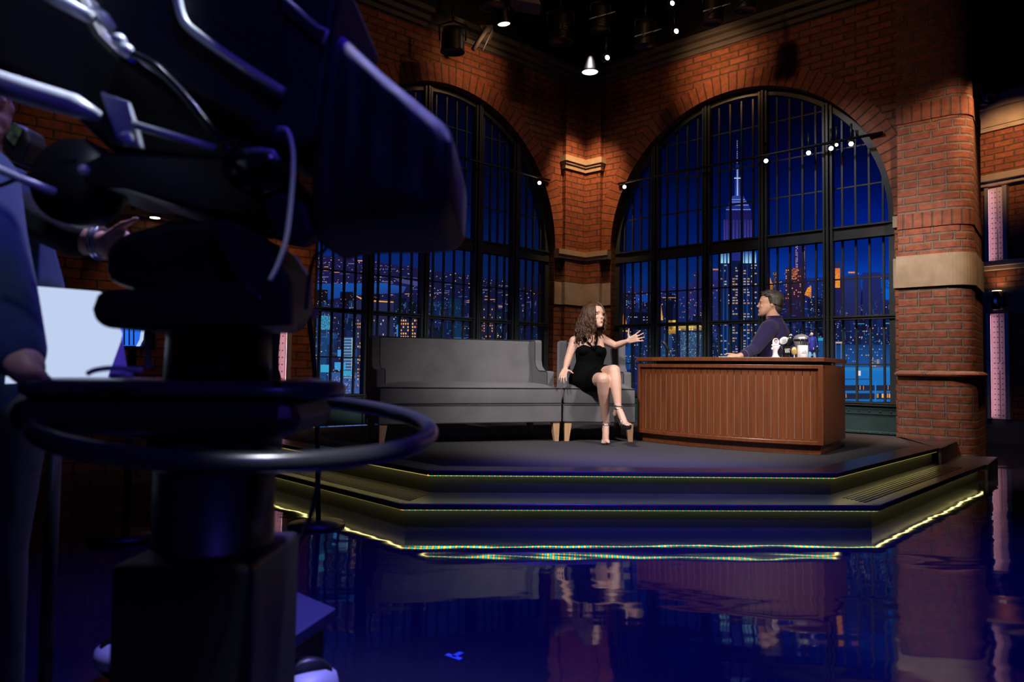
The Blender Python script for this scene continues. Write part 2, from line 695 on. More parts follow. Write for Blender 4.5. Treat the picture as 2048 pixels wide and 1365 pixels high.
def arch_wall(side, name, s_a, s_b, s_end, zbot=0.0, n=48):
    """brick wall from the corner to s_end with one round-headed opening s_a..s_b"""
    mid, a, b = (s_a + s_b) / 2, (s_b - s_a) / 2, ZAPX - ZSPR
    ao, bo = a + RINGW, b + RINGW
    mb = MB()

    def q(pts):
        mb.quad([W(side, s, 0, z) for s, z in pts], [wuv(s, z) for s, z in pts])
    q([(0, zbot), (mid - ao, zbot), (mid - ao, ZTOP), (0, ZTOP)])
    q([(mid - ao, zbot), (s_a, zbot), (s_a, ZSPR), (mid - ao, ZSPR)])
    q([(s_b, zbot), (mid + ao, zbot), (mid + ao, ZSPR), (s_b, ZSPR)])
    q([(mid + ao, zbot), (s_end, zbot), (s_end, ZTOP), (mid + ao, ZTOP)])
    for k in range(n):
        t0, t1 = PI - PI * k / n, PI - PI * (k + 1) / n
        p0 = (mid + ao * math.cos(t0), ZSPR + bo * math.sin(t0))
        p1 = (mid + ao * math.cos(t1), ZSPR + bo * math.sin(t1))
        q([p0, p1, (p1[0], ZTOP), (p0[0], ZTOP)])
    # reveal (thickness of the wall) and the back face
    dep = -0.30
    line = [(s_a, zbot), (s_a, ZSPR)] + [(mid + a * math.cos(PI - PI * k / n), ZSPR + b * math.sin(PI - PI * k / n)) for k in range(1, n)] + [(s_b, ZSPR), (s_b, zbot)]
    acc = 0
    for (p0, p1) in zip(line[:-1], line[1:]):
        L0 = math.hypot(p1[0] - p0[0], p1[1] - p0[1])
        mb.quad([W(side, p0[0], 0, p0[1]), W(side, p1[0], 0, p1[1]), W(side, p1[0], dep, p1[1]), W(side, p0[0], dep, p0[1])],
                [(0.02, acc), (0.02, acc + L0), (0.32, acc + L0), (0.32, acc)])
        acc += L0
    for k in range(n):
        t0, t1 = PI - PI * k / n, PI - PI * (k + 1) / n
        p0 = (mid + a * math.cos(t0), ZSPR + b * math.sin(t0))
        p1 = (mid + a * math.cos(t1), ZSPR + b * math.sin(t1))
        mb.quad([W(side, p0[0], dep, p0[1]), W(side, p1[0], dep, p1[1]), W(side, p1[0], dep, ZTOP), W(side, p0[0], dep, ZTOP)])
    mb.quad([W(side, -0.3, dep, zbot), W(side, s_a, dep, zbot), W(side, s_a, dep, ZTOP), W(side, -0.3, dep, ZTOP)])
    mb.quad([W(side, s_b, dep, zbot), W(side, s_end, dep, zbot), W(side, s_end, dep, ZTOP), W(side, s_b, dep, ZTOP)])
    mb.quad([W(side, s_end, 0, zbot), W(side, s_end, dep, zbot), W(side, s_end, dep, ZTOP), W(side, s_end, 0, ZTOP)])
    w = struct(mb.build(name, M['brick'], fix=False))
    # ring of radial bricks round the arch, standing a little proud
    rb = MB()
    acc = 0
    pr = 0.018
    for k in range(n):
        t0, t1 = PI - PI * k / n, PI - PI * (k + 1) / n
        i0, i1 = (mid + a * math.cos(t0), ZSPR + b * math.sin(t0)), (mid + a * math.cos(t1), ZSPR + b * math.sin(t1))
        o0, o1 = (mid + ao * math.cos(t0), ZSPR + bo * math.sin(t0)), (mid + ao * math.cos(t1), ZSPR + bo * math.sin(t1))
        L0 = math.hypot(i1[0] - i0[0], i1[1] - i0[1])
        u = [(0.03, acc), (0.03, acc + L0), (0.03 + RINGW, acc + L0), (0.03 + RINGW, acc)]
        rb.quad([W(side, *i0[:1], pr, i0[1]), W(side, i1[0], pr, i1[1]), W(side, o1[0], pr, o1[1]), W(side, o0[0], pr, o0[1])], u)
        rb.quad([W(side, o0[0], pr, o0[1]), W(side, o1[0], pr, o1[1]), W(side, o1[0], 0, o1[1]), W(side, o0[0], 0, o0[1])], u)
        rb.quad([W(side, i0[0], 0, i0[1]), W(side, i1[0], 0, i1[1]), W(side, i1[0], pr, i1[1]), W(side, i0[0], pr, i0[1])], u)
        acc += L0
    rb.build('arch_ring', M['brick_arch'], w, fix=False)
    return w, mid, a, b


SRA, SRB = SZ('R', 1222, 540)[0], SZ('R', 1790, 600)[0]
SLA, SLB = SZ('L', 1108, 540)[0], SZ('L', 627, 650)[0]
S_R_END = SZ('R', 1797, 600)[0] + 0.3
wall_r, mid_r, a_r, b_r = arch_wall('R', 'wall_right', SRA, SRB, S_R_END)
wall_l, mid_l, a_l, b_l = arch_wall('L', 'wall_left', SLA, SLB, 7.6)


# ------------------------------------------------------------------ windows
def window(side, name, s_a, s_b, mid, a, b, mull, subs):
    root = thing(name, '', 'window', W(side, mid, -0.15, ZS))
    del root['label'], root['category']
    root['kind'] = 'structure'

    def top(s):
        t = max(0.0, 1 - ((s - mid) / a) ** 2)
        return ZSPR + b * math.sqrt(t) - 0.03
    o0, o1 = -0.20, -0.10
    st = M['steel']
    # curved outer frame
    fr = MB()
    n = 40
    line = [(s_a + 0.03, 0.60), (s_a + 0.03, ZSPR)] + [(mid + (a - 0.03) * math.cos(PI - PI * k / n), ZSPR + (b - 0.03) * math.sin(PI - PI * k / n)) for k in range(1, n)] + [(s_b - 0.03, ZSPR), (s_b - 0.03, 0.60)]
    rings = []
    for i, p in enumerate(line):
        p0, p1 = line[max(i - 1, 0)], line[min(i + 1, len(line) - 1)]
        tx, tz = p1[0] - p0[0], p1[1] - p0[1]
        l = math.hypot(tx, tz)
        nx, nz = -tz / l * 0.045, tx / l * 0.045
        rings.append([W(side, p[0] + nx, o0, p[1] + nz), W(side, p[0] - nx, o0, p[1] - nz), W(side, p[0] - nx, o1, p[1] - nz), W(side, p[0] + nx, o1, p[1] + nz)])
    fr.loft(rings, True, False)
    wparent(fr.build('outer_frame', st), root)
    for s in mull:
        mb = MB()
        w = 0.052
        wbox(mb, side, s - w, s + w, -0.17, -0.12, ZS, top(s))
        wbox(mb, side, s - w, s - w * .55, -0.17, -0.07, ZS, top(s))
        wbox(mb, side, s + w * .55, s + w, -0.17, -0.07, ZS, top(s))
        wbox(mb, side, s - .012, s + .012, -0.17, -0.055, ZS, top(s))
        wparent(mb.build('mullion', st), root)
    # horizontal members
    zt0, zt1 = 2.42, 2.57
    edges = [s_a] + list(mull) + [s_b]
    for (z0, z1, oo, nm) in ((zt0, zt1, -0.085, 'transom'), (1.522, 1.567, -0.085, 'transom'), (0.585, 0.625, -0.06, 'sill_rail')):
        mb = MB()
        wbox(mb, side, s_a + .01, s_b - .01, -0.19, oo - .02, z0, z1)
        wbox(mb, side, s_a + .01, s_b - .01, -0.19, oo, z1 - .018, z1)
        wbox(mb, side, s_a + .01, s_b - .01, -0.19, oo, z0, z0 + .012)
        wparent(mb.build(nm, st), root)
    mb = MB()
    for z in (1.03, 1.985, 3.02, 3.47, 3.95):
        dd = 0.02
        if z > ZSPR:
            h = a * math.sqrt(max(0, 1 - ((z - ZSPR) / b) ** 2)) - .05
        else:
            h = a - .02
        wbox(mb, side, mid - h, mid + h, -0.175, -0.155, z - .008, z + .008)
    wparent(mb.build('glazing_rail', st), root)
    # thin vertical glazing bars, four to a bay
    for i in range(len(edges) - 1):
        mb = MB()
        for k in range(1, 5):
            s = edges[i] + (edges[i + 1] - edges[i]) * (k / 5.0)
            if top(s) > 0.7:
                wbox(mb, side, s - .010, s + .010, -0.175, -0.145, 0.60, top(s))
        wparent(mb.build('glazing_bars', st), root)
    # riveted apron panel under the glass
    mb = MB()
    wbox(mb, side, s_a + .01, s_b - .01, -0.14, -0.10, ZS, 0.60)
    wbox(mb, side, s_a + .01, s_b - .01, -0.10, -0.088, 0.49, 0.56)
    wbox(mb, side, s_a + .01, s_b - .01, -0.10, -0.088, ZS, 0.31)
    wparent(mb.build('apron_panel', M['green_steel'], bevel=.004), root)
    mb = MB()
    s = s_a + .08
    while s < s_b - .05:
        for z in (0.525, 0.29):
            mb.ball(W(side, s, -0.087, z), 0.010, n=8, k=5)
        s += 0.105
    wparent(mb.build('rivets', M['green_steel']), root)
    return root


MR = [SZ('R', x, 600, -0.1)[0] for x in (1310, 1413, 1527, 1657)]
ML = [SZ('L', x, y, -0.1)[0] for x, y in ((1028, 600), (952, 600), (849, 560), (738, 560))]
win_r = window('R', 'window_1', SRA, SRB, mid_r, a_r, b_r, MR, 4)
win_l = window('L', 'window_2', SLA, SLB, mid_l, a_l, b_l, ML, 4)

# ------------------------------------------------------------------ corner pilaster with its stone bands
PIL = 0.07
SPR_, SPL_ = SZ('R', 1200, 400, PIL)[0], SZ('L', 1131, 400, PIL)[0]


def corner_plan(pr, er, el):
    """L-shaped plan hugging the corner, standing pr off both walls"""
    h = (PI - (AR + AL)) / 2
    # inner mitre point in front of the corner
    bis = (NR + NL).normalized()
    k = pr / bis.dot(NR)
    inner = CORNER + bis * k
    a1 = CORNER + DR * er
    a2 = a1 + NR * pr
    b1 = CORNER + DL * el
    b2 = b1 + NL * pr
    return [a1, a2, inner, b2, b1]


def corner_piece(mb, pr, er, el, z0, z1, pr1=None, d1=0):
    p0 = corner_plan(pr, er, el)
    p1 = corner_plan(pr1 if pr1 is not None else pr, er + d1, el + d1)
    acc = 0
    for i in range(4):
        l = (p0[i + 1] - p0[i]).length
        q = [p0[i] + V(0, 0, z0), p0[i + 1] + V(0, 0, z0), p1[i + 1] + V(0, 0, z1), p1[i] + V(0, 0, z1)]
        mb.quad(q, [(acc, z0), (acc + l, z0), (acc + l, z1), (acc, z1)])
        acc += l
    # horizontal shelves
    for q, z in ((p1, z1), (p0, z0)):
        mb.quad([p + V(0, 0, z) for p in (q[0], q[1], q[2], CORNER)])
        mb.quad([p + V(0, 0, z) for p in (CORNER, q[2], q[3], q[4])])


mb = MB()
for (z0, z1) in ((ZS, 1.83), (2.14, 2.47), (2.59, 3.73), (3.91, ZTOP)):
    corner_piece(mb, PIL, SPR_, SPL_, z0, z1)
struct(mb.build('trim_1', M['brick'], fix=False))
mb = MB()
ex = 0.05
corner_piece(mb, PIL + .05, SPR_ + ex, SPL_ + ex, 3.83, 3.91)
corner_piece(mb, PIL + .035, SPR_ + ex * .6, SPL_ + ex * .6, 3.795, 3.83)
corner_piece(mb, PIL + .02, SPR_ + ex * .4, SPL_ + ex * .4, 3.73, 3.795)
struct(mb.build('trim_2', M['stone'], fix=False))
mb = MB()
corner_piece(mb, PIL + .03, SRA + .0, SLA + .0, 2.52, 2.59)
corner_piece(mb, PIL + .015, SRA + .0, SLA + .0, 2.47, 2.52)
struct(mb.build('trim_3', M['stone'], fix=False))
mb = MB()
corner_piece(mb, PIL + .012, SPR_ + .006, SPL_ + .006, 1.83, 2.14)
corner_piece(mb, 0.012, SRA, SLA, 1.83, 2.14)
struct(mb.build('trim_4', M['stone'], fix=False))
# spring blocks and stone band at the far jambs of both openings
mb = MB()
wbox(mb, 'R', SRB - .012, SRB + .10, -.05, .02, 2.47, 2.59)
wbox(mb, 'R', SRB - .012, SRB + .10, -.05, .014, 1.83, 2.14)
wbox(mb, 'L', SLB - .012, 5.3, -.05, .03, 2.50, 2.60)
wbox(mb, 'L', SLB - .012, 7.5, -.05, .045, 2.60, 2.68)
struct(mb.build('trim_5', M['stone']))

# ------------------------------------------------------------------ round-ended brick pier closing the right wall
PO = 0.13
PS0 = SZ('R', 1797, 600, PO)[0]
PS1 = SZ('R', 1897, 600, PO)[0]
RHO = 0.20


def pier_plan(g=0.0, n=12):
    """points (s, off, running length)"""
    pts = [(PS0 - g, -0.31), (PS0 - g, PO + g)]
    m = 8
    for k in range(1, m):
        pts.append((PS0 + (PS1 - PS0) * k / m, PO + g))
    for k in range(n + 1):
        t = PI / 2 - (PI / 2 + .25) * k / n
        pts.append((PS1 + (RHO + g) * math.cos(t), PO - RHO + (RHO + g) * math.sin(t)))
    pts.append((PS1 + RHO + g - .02, -.80))
    pts.append((PS0 - g, -.80))
    return pts


def pier_piece(z0, z1, g, mat, name, parent, v_off=0.0, swap=False, caps=False, prof=None):
    mb = MB()
    levels = prof or [(z0, g), (z1, g)]
    for (za, ga), (zb, gb) in zip(levels[:-1], levels[1:]):
        A, Bp = pier_plan(ga), pier_plan(gb)
        acc = 0
        for i in range(len(A) - 1):
            l = math.hypot(A[i + 1][0] - A[i][0], A[i + 1][1] - A[i][1])
            mb.quad([W('R', A[i][0], A[i][1], za), W('R', A[i + 1][0], A[i + 1][1], za), W('R', Bp[i + 1][0], Bp[i + 1][1], zb), W('R', Bp[i][0], Bp[i][1], zb)],
                    [(acc, za - v_off), (acc + l, za - v_off), (acc + l, zb - v_off), (acc, zb - v_off)], smooth=True)
            acc += l
    if caps:
        for (z, gg) in (levels[0], levels[-1]):
            mb.quad([W('R', p[0], p[1], z) for p in pier_plan(gg)])
    return mb.build(name, mat, parent, fix=False, smooth=(mat is not M['stone']))


pier = thing('column_1', '', 'column', (0, 0, 0))
del pier['label'], pier['category']
pier['kind'] = 'structure'
BPm = M['brick_pier']
pier_piece(0, 0.905, 0.012, BPm, 'brick_shaft', pier)
pier_piece(0, 0, 0, BPm, 'roll_course', pier, prof=[(0.905, 0.012), (0.905, 0.022), (0.915, 0.036), (0.93, 0.04), (0.945, 0.034), (0.955, 0.018), (0.965, 0.0)])
pier_piece(0.965, 1.815, 0.0, BPm, 'brick_shaft', pier)
pier_piece(1.815, 2.14, 0.016, M['stone'], 'stone_band', pier, caps=True)
pier_piece(2.14, 2.42, 0.0, BPm, 'brick_shaft', pier)
pier_piece(2.42, 2.57, 0.006, M['brick_head'], 'soldier_course', pier, v_off=2.37)
pier_piece(2.57, 3.52, 0.0, BPm, 'brick_shaft', pier)
pier_piece(3.52, 3.70, 0.006, M['brick_head'], 'soldier_course', pier, v_off=3.49)
pier_piece(3.70, 6.6, 0.0, BPm, 'brick_shaft', pier)

# ------------------------------------------------------------------ cornice and header above both walls
for side, nm, e in (('R', 'trim_6', PS0 + .2), ('L', 'trim_7', 7.6)):
    mb = MB()
    wbox(mb, side, -.05, e, -.3, 0.04, ZTOP - .03, ZTOP + .03)
    wbox(mb, side, -.05, e, -.3, 0.09, ZTOP + .03, ZTOP + .10)
    wbox(mb, side, -.05, e, -.3, 0.16, ZTOP + .10, ZTOP + .17)
    struct(mb.build(nm, M['cornice'], bevel=.01))
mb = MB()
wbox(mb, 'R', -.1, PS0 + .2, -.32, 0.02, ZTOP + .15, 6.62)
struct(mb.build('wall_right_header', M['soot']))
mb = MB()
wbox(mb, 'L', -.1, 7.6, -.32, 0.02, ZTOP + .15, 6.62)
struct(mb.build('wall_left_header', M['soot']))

# ------------------------------------------------------------------ floor, ceiling, dark studio shell
mb = MB()
mb.slab8([V(-9, -3, -.08), V(12, -3, -.08), V(12, 14.5, -.08), V(-9, 14.5, -.08)], [V(-9, -3, 0), V(12, -3, 0), V(12, 14.5, 0), V(-9, 14.5, 0)])
struct(mb.build('floor', M['floor']))
mb = MB()
mb.slab8([V(-9, -3, 6.6), V(12, -3, 6.6), V(12, 14.5, 6.6), V(-9, 14.5, 6.6)], [V(-9, -3, 6.7), V(12, -3, 6.7), V(12, 14.5, 6.7), V(-9, 14.5, 6.7)])
struct(mb.build('ceiling', M['black']))
mb = MB()
mb.box((1.5, 14.55, 3.3), (21, .1, 6.6))
struct(mb.build('wall_back', M['black']))
mb = MB()
mb.box((-9.05, 5.75, 3.3), (.1, 17.5, 6.6))
struct(mb.build('wall_far_left', M['black']))

# ------------------------------------------------------------------ stage: platform and step
UL = [(730, 929), (854.5, 942), (1674, 947.7), (1877, 897)]
u_fl, u_fr = onz(854.5, 942, ZS), onz(1674, 947.7, ZS)
u_re = onz(1877, 897, ZS)
l_fl, l_fr = onz(801.5, 1008.7, RS), onz(1759, 1011.8, RS)
l_re = onz(1970, 930, RS)


def to_left_wall(p, d, off):
    d = d.normalized()
    return p + d * ((off - (p - CORNER).dot(NL)) / d.dot(NL))


u_le = to_left_wall(u_fl, onz(540, 885, ZS) - u_fl, .03)
l_le = to_left_wall(l_fl, onz(541, 944, RS) - l_fl, .03)


def pier_off(s):
    if s <= PS1:
        return PO
    return PO - RHO + math.sqrt(max(0, RHO ** 2 - min(RHO, s - PS1) ** 2))


_su, _sl = (u_re - CORNER).dot(DR), (l_re - CORNER).dot(DR)
u_rb = W('R', _su, pier_off(_su) + .018, 0)
l_rb = W('R', _sl, pier_off(_sl) + .018, 0)


def flat(p, z):
    return Vector((p.x, p.y, z))


def inset_line(pts, d):
    """offset an open polyline (in plan) inward (away from the viewer) by d"""
    out = []
    n = len(pts)
    for i, p in enumerate(pts):
        ds = []
        if i > 0:
            ds.append((pts[i] - pts[i - 1]).normalized())
        if i < n - 1:
            ds.append((pts[i + 1] - pts[i]).normalized())
        ns = [Vector((-t.y, t.x, 0)) for t in ds]
        if len(ns) == 2:
            b = (ns[0] + ns[1]).normalized()
            out.append(p + b * (d / b.dot(ns[0])))
        else:
            out.append(p + ns[0] * d)
    return out


def strip_band(mb, line, o0, o1, z0, z1):
    a0, a1 = inset_line(line, o0), inset_line(line, o1)
    acc = 0
    for i in range(len(line) - 1):
        mb.slab8([flat(a0[i], z0), flat(a0[i + 1], z0), flat(a0[i + 1], z1), flat(a0[i], z1)],
                 [flat(a1[i], z0), flat(a1[i + 1], z0), flat(a1[i + 1], z1), flat(a1[i], z1)])


def led_strip(name, parent, line, z, d0=.014, d1=.028, h=.0045):
    """thin strip hanging under the nosing; its run is measured along u for the coloured dots"""
    a0, a1 = inset_line(line, d0), inset_line(line, d1)
    for i in range(len(line) - 1):
        mb = MB()
        l = (a0[i + 1] - a0[i]).length
        q = [flat(a0[i], z), flat(a0[i + 1], z), flat(a0[i + 1], z - h), flat(a0[i], z - h)]
        mb.quad(q, [(0, 0), (l, 0), (l, 1), (0, 1)])
        mb.build('led_lens', M['led_dim'] if i == 1 else M['led_ydim'], parent, fix=False)
        mb = MB()
        q = [flat(a0[i], z - h), flat(a0[i + 1], z - h), flat(a1[i + 1], z - h), flat(a1[i], z - h)]
        mb.quad(q, [(0, 0), (l, 0), (l, 1), (0, 1)])
        q = [flat(a1[i], z - h), flat(a1[i + 1], z - h), flat(a1[i + 1], z), flat(a1[i], z)]
        mb.quad(q, [(0, 0), (l, 0), (l, 1), (0, 1)])
        o = mb.build(name, M['led'] if i == 1 else M['led_y'], parent, fix=False)


ul = [flat(u_le, 0), flat(u_fl, 0), flat(u_fr, 0), flat(u_re, 0)]
ll = [flat(l_le, 0), flat(l_fl, 0), flat(l_fr, 0), flat(l_re, 0)]

stage = thing('stage_platform', 'raised grey carpeted platform carrying the sofa and the wooden desk', 'stage')
# carpet polygon inside the lacquered border
BORD = 0.20
ci = inset_line(ul, BORD)
back = [W('R', PS0 + .2, 0.02, 0), W('R', 0.0, 0.02, 0) * 0 + CORNER, W('L', 4.9, 0.0, 0)]
back = [W('R', PS0 - .03, 0.03, 0), CORNER + (NR + NL).normalized() * .12, W('L', (u_le - CORNER).dot(DL) - .35, 0.03, 0)]
poly = [flat(p, 0) for p in ci] + [flat(p, 0) for p in back]


def fan_solid(mb, pts, z0, z1):
    mb.prism([Vector((p.x, p.y, z0)) for p in pts], (0, 0, z1 - z0))


cb = MB()
fan_solid(cb, poly, ZS - .03, ZS)
cb.build('carpet', M['carpet'], stage)
bb = MB()
strip_band(bb, ul, 0.0, BORD, ZS - .030, ZS + .002)
# border return along the right end up to the pier
bb.build('border_nosing', M['edge'], stage, bevel=.008, seg=3)
rb_ = MB()
strip_band(rb_, ul, 0.05, 0.09, 0.0, ZS - .030)
rb_.slab8([flat(u_re, RS + .001), flat(u_re + DR * .02, RS + .001), flat(u_rb + DR * .02, RS + .001), flat(u_rb, RS + .001)],
          [flat(u_re, ZS), flat(u_re + DR * .02, ZS), flat(u_rb + DR * .02, ZS), flat(u_rb, ZS)])
rb_.build('riser', M['riser'], stage)
led_strip('led_strip', stage, ul, ZS - .030)
# right-hand return slab between the carpet and the pier
eb = MB()
fan_solid(eb, [inset_line(ul, BORD)[3], flat(u_re, 0), flat(u_rb, 0), W('R', PS0 - .03, PO + .018, 0), W('R', PS0 - .03, 0.03, 0)], ZS - .03, ZS + .001)
eb.build('end_slab', M['edge'], stage)

step = thing('stage_step', 'wide black step running round the front of the carpeted platform', 'step')
tread_poly = [flat(p, 0) for p in ll] + [flat(l_rb, 0), flat(u_rb, 0)] + [flat(p, 0) for p in inset_line(ul, .06)[::-1]]
tb = MB()
a0, a1 = ll, inset_line(ul, .046)
for i in range(3):
    tb.slab8([flat(a0[i], RS - .03), flat(a0[i + 1], RS - .03), flat(a1[i + 1], RS - .03), flat(a1[i], RS - .03)],
             [flat(a0[i], RS), flat(a0[i + 1], RS), flat(a1[i + 1], RS), flat(a1[i], RS)])
tb.slab8([flat(l_re, RS - .03), flat(l_rb, RS - .03), flat(u_rb, RS - .03), flat(a1[3], RS - .03)],
         [flat(l_re, RS), flat(l_rb, RS), flat(u_rb, RS), flat(a1[3], RS)])
tb.build('tread', M['edge'], step)
nb = MB()
strip_band(nb, ll, -0.004, 0.05, RS - .034, RS + .002)
nb.build('nosing', M['edge'], step, bevel=.008, seg=3)
for i in (0, 2):       # grip ribs on the two slanting flights
    gb = MB()
    _t = (ll[i + 1] - ll[i]).normalized()
    _depth = min((p - ll[i]).dot(Vector((-_t.y, _t.x, 0))) for p in (ul[i], ul[i + 1]))

    for k in range(10):
        if .09 + k * .028 + .02 > _depth - .02:
            break
        o = .09 + k * .028
        p, q = inset_line(ll, o)[i], inset_line(ll, o)[i + 1]
        q2 = p.lerp(q, .86) if i == 2 else q
        p2 = p
        t = (q2 - p2).normalized()
        nn = Vector((-t.y, t.x, 0))
        gb.slab8([flat(p2, RS), flat(q2, RS), flat(q2 + nn * .012, RS), flat(p2 + nn * .012, RS)],
                 [flat(p2, RS + .003), flat(q2, RS + .003), flat(q2 + nn * .012, RS + .003), flat(p2 + nn * .012, RS + .003)])
    gb.build('grip_ribs', M['riser'], step)
rb_ = MB()
strip_band(rb_, ll, 0.05, 0.09, 0.0, RS - .03)
rb_.slab8([flat(l_re, 0.0), flat(l_re + DR * .02, 0.0), flat(l_rb + DR * .02, 0.0), flat(l_rb, 0.0)],
          [flat(l_re, RS), flat(l_re + DR * .02, RS), flat(l_rb + DR * .02, RS), flat(l_rb, RS)])
rb_.build('riser', M['riser'], step)
led_strip('led_strip', step, ll, RS - .034)

# floor mark
q0 = onz(893, 1307, 0.002)
tm = MB()
for (p, q) in (((893, 1309), (922, 1319)), ((906, 1314), (923, 1305))):
    a, b = onz(*p, 0.002), onz(*q, 0.002)
    t = (b - a).normalized()
    nn = Vector((-t.y, t.x, 0)) * .009
    tm.slab8([a + nn - V(0, 0, .0015), b + nn - V(0, 0, .0015), b - nn - V(0, 0, .0015), a - nn - V(0, 0, .0015)], [a + nn, b + nn, b - nn, a - nn])
tag(tm.build('floor_mark', M['tape']), 'small blue tape mark on the glossy dark floor', 'tape')
# ================================================================== backlit city prints hanging behind the windows
rc = random.Random(11)


class Print:
    def __init__(self, side, off):
        self.side, self.off = side, off
        self.v, self.f, self.c = [], [], []

    def P(self, x, y, layer=0):
        x = max(x, 1170) if self.side == 'R' else min(x, 1160)
        s, z = SZ(self.side, x, y, self.off)
        return W(self.side, s, self.off + 0.0012 * layer, z)

    def poly(self, pts, cols, layer):
        b = len(self.v)
        self.v += [tuple(self.P(x, y, layer)) for x, y in pts]
        self.f.append(tuple(range(b, b + len(pts))))
        self.c.append(cols if isinstance(cols, list) else [cols] * len(pts))

    def rect(self, x0, y0, x1, y1, c, layer, c2=None):
        c2 = c2 or c
        self.poly([(x0, y0), (x1, y0), (x1, y1), (x0, y1)], [c, c, c2, c2], layer)

    def dots(self, x0, y0, x1, y1, n, cols, layer, sz=(1.0, 2.4)):
        for _ in range(n):
            x, y = rc.uniform(x0, x1), rc.uniform(y0, y1)
            w, h = rc.uniform(*sz), rc.uniform(sz[0] * .7, sz[1] * .7)
            self.rect(x, y, x + w, y + h, rc.choice(cols), layer)

    def windows(self, x0, y0, x1, y1, dx, dy, frac, cols, layer, w=.5, h=.5):
        y = y0
        while y + dy * h < y1:
            x = x0
            while x + dx * w < x1:
                if rc.random() < frac:
                    self.rect(x, y, x + dx * w, y + dy * h, rc.choice(cols), layer)
                x += dx
            y += dy

    def build(self, name):
        me = bpy.data.meshes.new(name)
        me.from_pydata(self.v, [], self.f)
        ca = me.color_attributes.new('print', 'FLOAT_COLOR', 'CORNER')
        flat_ = []
        for cs in self.c:
            for c in cs:
                flat_ += [*lin(c), 1.0]
        ca.data.foreach_set('color', flat_)
        me.materials.append(M['print'])
        o = bpy.data.objects.new(name, me)
        COL.objects.link(o)
        return o


def mixc(a, b, t):
    return tuple(a[i] + (b[i] - a[i]) * t for i in range(3))


def grad(stops, y):
    for (y0, c0), (y1, c1) in zip(stops[:-1], stops[1:]):
        if y <= y1:
            return mixc(c0, c1, max(0, min(1, (y - y0) / (y1 - y0))))
    return stops[-1][1]


AMB = [(225, 160, 90), (215, 140, 66), (200, 124, 60), (225, 185, 136)]
WHT = [(190, 182, 168), (214, 196, 168), (160, 168, 186)]
BLU = [(70, 120, 190), (90, 150, 210), (60, 100, 170)]

# ---------------------------------------------------------------- right print
p = Print('R', -0.95)
stopsR = [(100, (1, 1, 10)), (220, (1, 2, 22)), (300, (1, 5, 44)), (380, (0, 13, 76)), (440, (0, 22, 98)), (500, (2, 33, 118)), (560, (8, 56, 150)), (600, (12, 60, 150)), (700, (14, 40, 100)), (860, (14, 36, 80))]
xs = list(range(1120, 1921, 40))
ys = list(range(100, 861, 20))
for i in range(len(xs) - 1):
    for j in range(len(ys) - 1):
        def cc(x, y):
            c = grad(stopsR, y)
            k = 0.62 + 0.5 * min(1, max(0, (x - 1200) / 520))
            n = 1 + .10 * math.sin(x * .021 + y * .013) * math.sin(y * .045 + x * .006)
            return tuple(min(255, v * k * n) for v in c)
        p.poly([(xs[i], ys[j]), (xs[i + 1], ys[j]), (xs[i + 1], ys[j + 1]), (xs[i], ys[j + 1])],
               [cc(xs[i], ys[j]), cc(xs[i + 1], ys[j]), cc(xs[i + 1], ys[j + 1]), cc(xs[i], ys[j + 1])], 0)
# far shore haze and river
p.poly([(1130, 582), (1450, 566), (1900, 540), (1900, 700), (1130, 700)], [(24, 34, 96), (22, 36, 100), (20, 44, 120), (22, 30, 80), (18, 26, 70)], 1)
p.rect(1680, 560, 1800, 578, (10, 70, 165), 2, (8, 62, 150))
p.rect(1765, 560, 1800, 600, (10, 96, 200), 2, (10, 88, 190))
p.rect(1222, 590, 1310, 604, (16, 60, 150), 2)
p.dots(1140, 574, 1460, 640, 170, AMB + BLU + [(120, 110, 150)], 3, (1, 2.6))
p.dots(1520, 545, 1800, 640, 190, AMB + BLU + WHT, 3, (1, 2.8))
for _ in range(16):
    x = rc.uniform(1150, 1780)
    y = rc.uniform(590, 640)
    p.rect(x, y, x + rc.uniform(10, 30), y + 1.4, rc.choice([(200, 130, 90), (120, 120, 170), (230, 160, 90)]), 3)
# generic blocks, far to near
for (n, ya, yb, wa, wb, base, lay, fr) in ((46, 575, 625, 8, 22, (18, 22, 56), 3, .09), (46, 605, 670, 10, 26, (16, 24, 58), 5, .10), (40, 650, 730, 14, 34, (15, 28, 60), 7, .10)):
    for _ in range(n):
        x = rc.uniform(1150, 1840)
        w = rc.uniform(wa, wb)
        y = rc.uniform(ya, yb)
        k = rc.uniform(.6, 1.35)
        c = tuple(v * k for v in base)
        p.rect(x, y, x + w, 850, c, lay, tuple(v * 1.15 for v in c))
        p.windows(x + 1, y + 2, x + w - 1, min(850, y + 90), rc.choice((2.6, 3.2, 4)), rc.choice((3.4, 4.2, 5)), fr, AMB + WHT + BLU + BLU, lay + 1, .45, .4)
for _ in range(30):
    x, y = rc.uniform(1150, 1800), rc.uniform(640, 800)
    p.rect(x, y, x + rc.uniform(8, 26), y + rc.uniform(1, 3), rc.choice([(40, 120, 180), (60, 150, 200), (30, 90, 150), (90, 160, 190)]), 8)
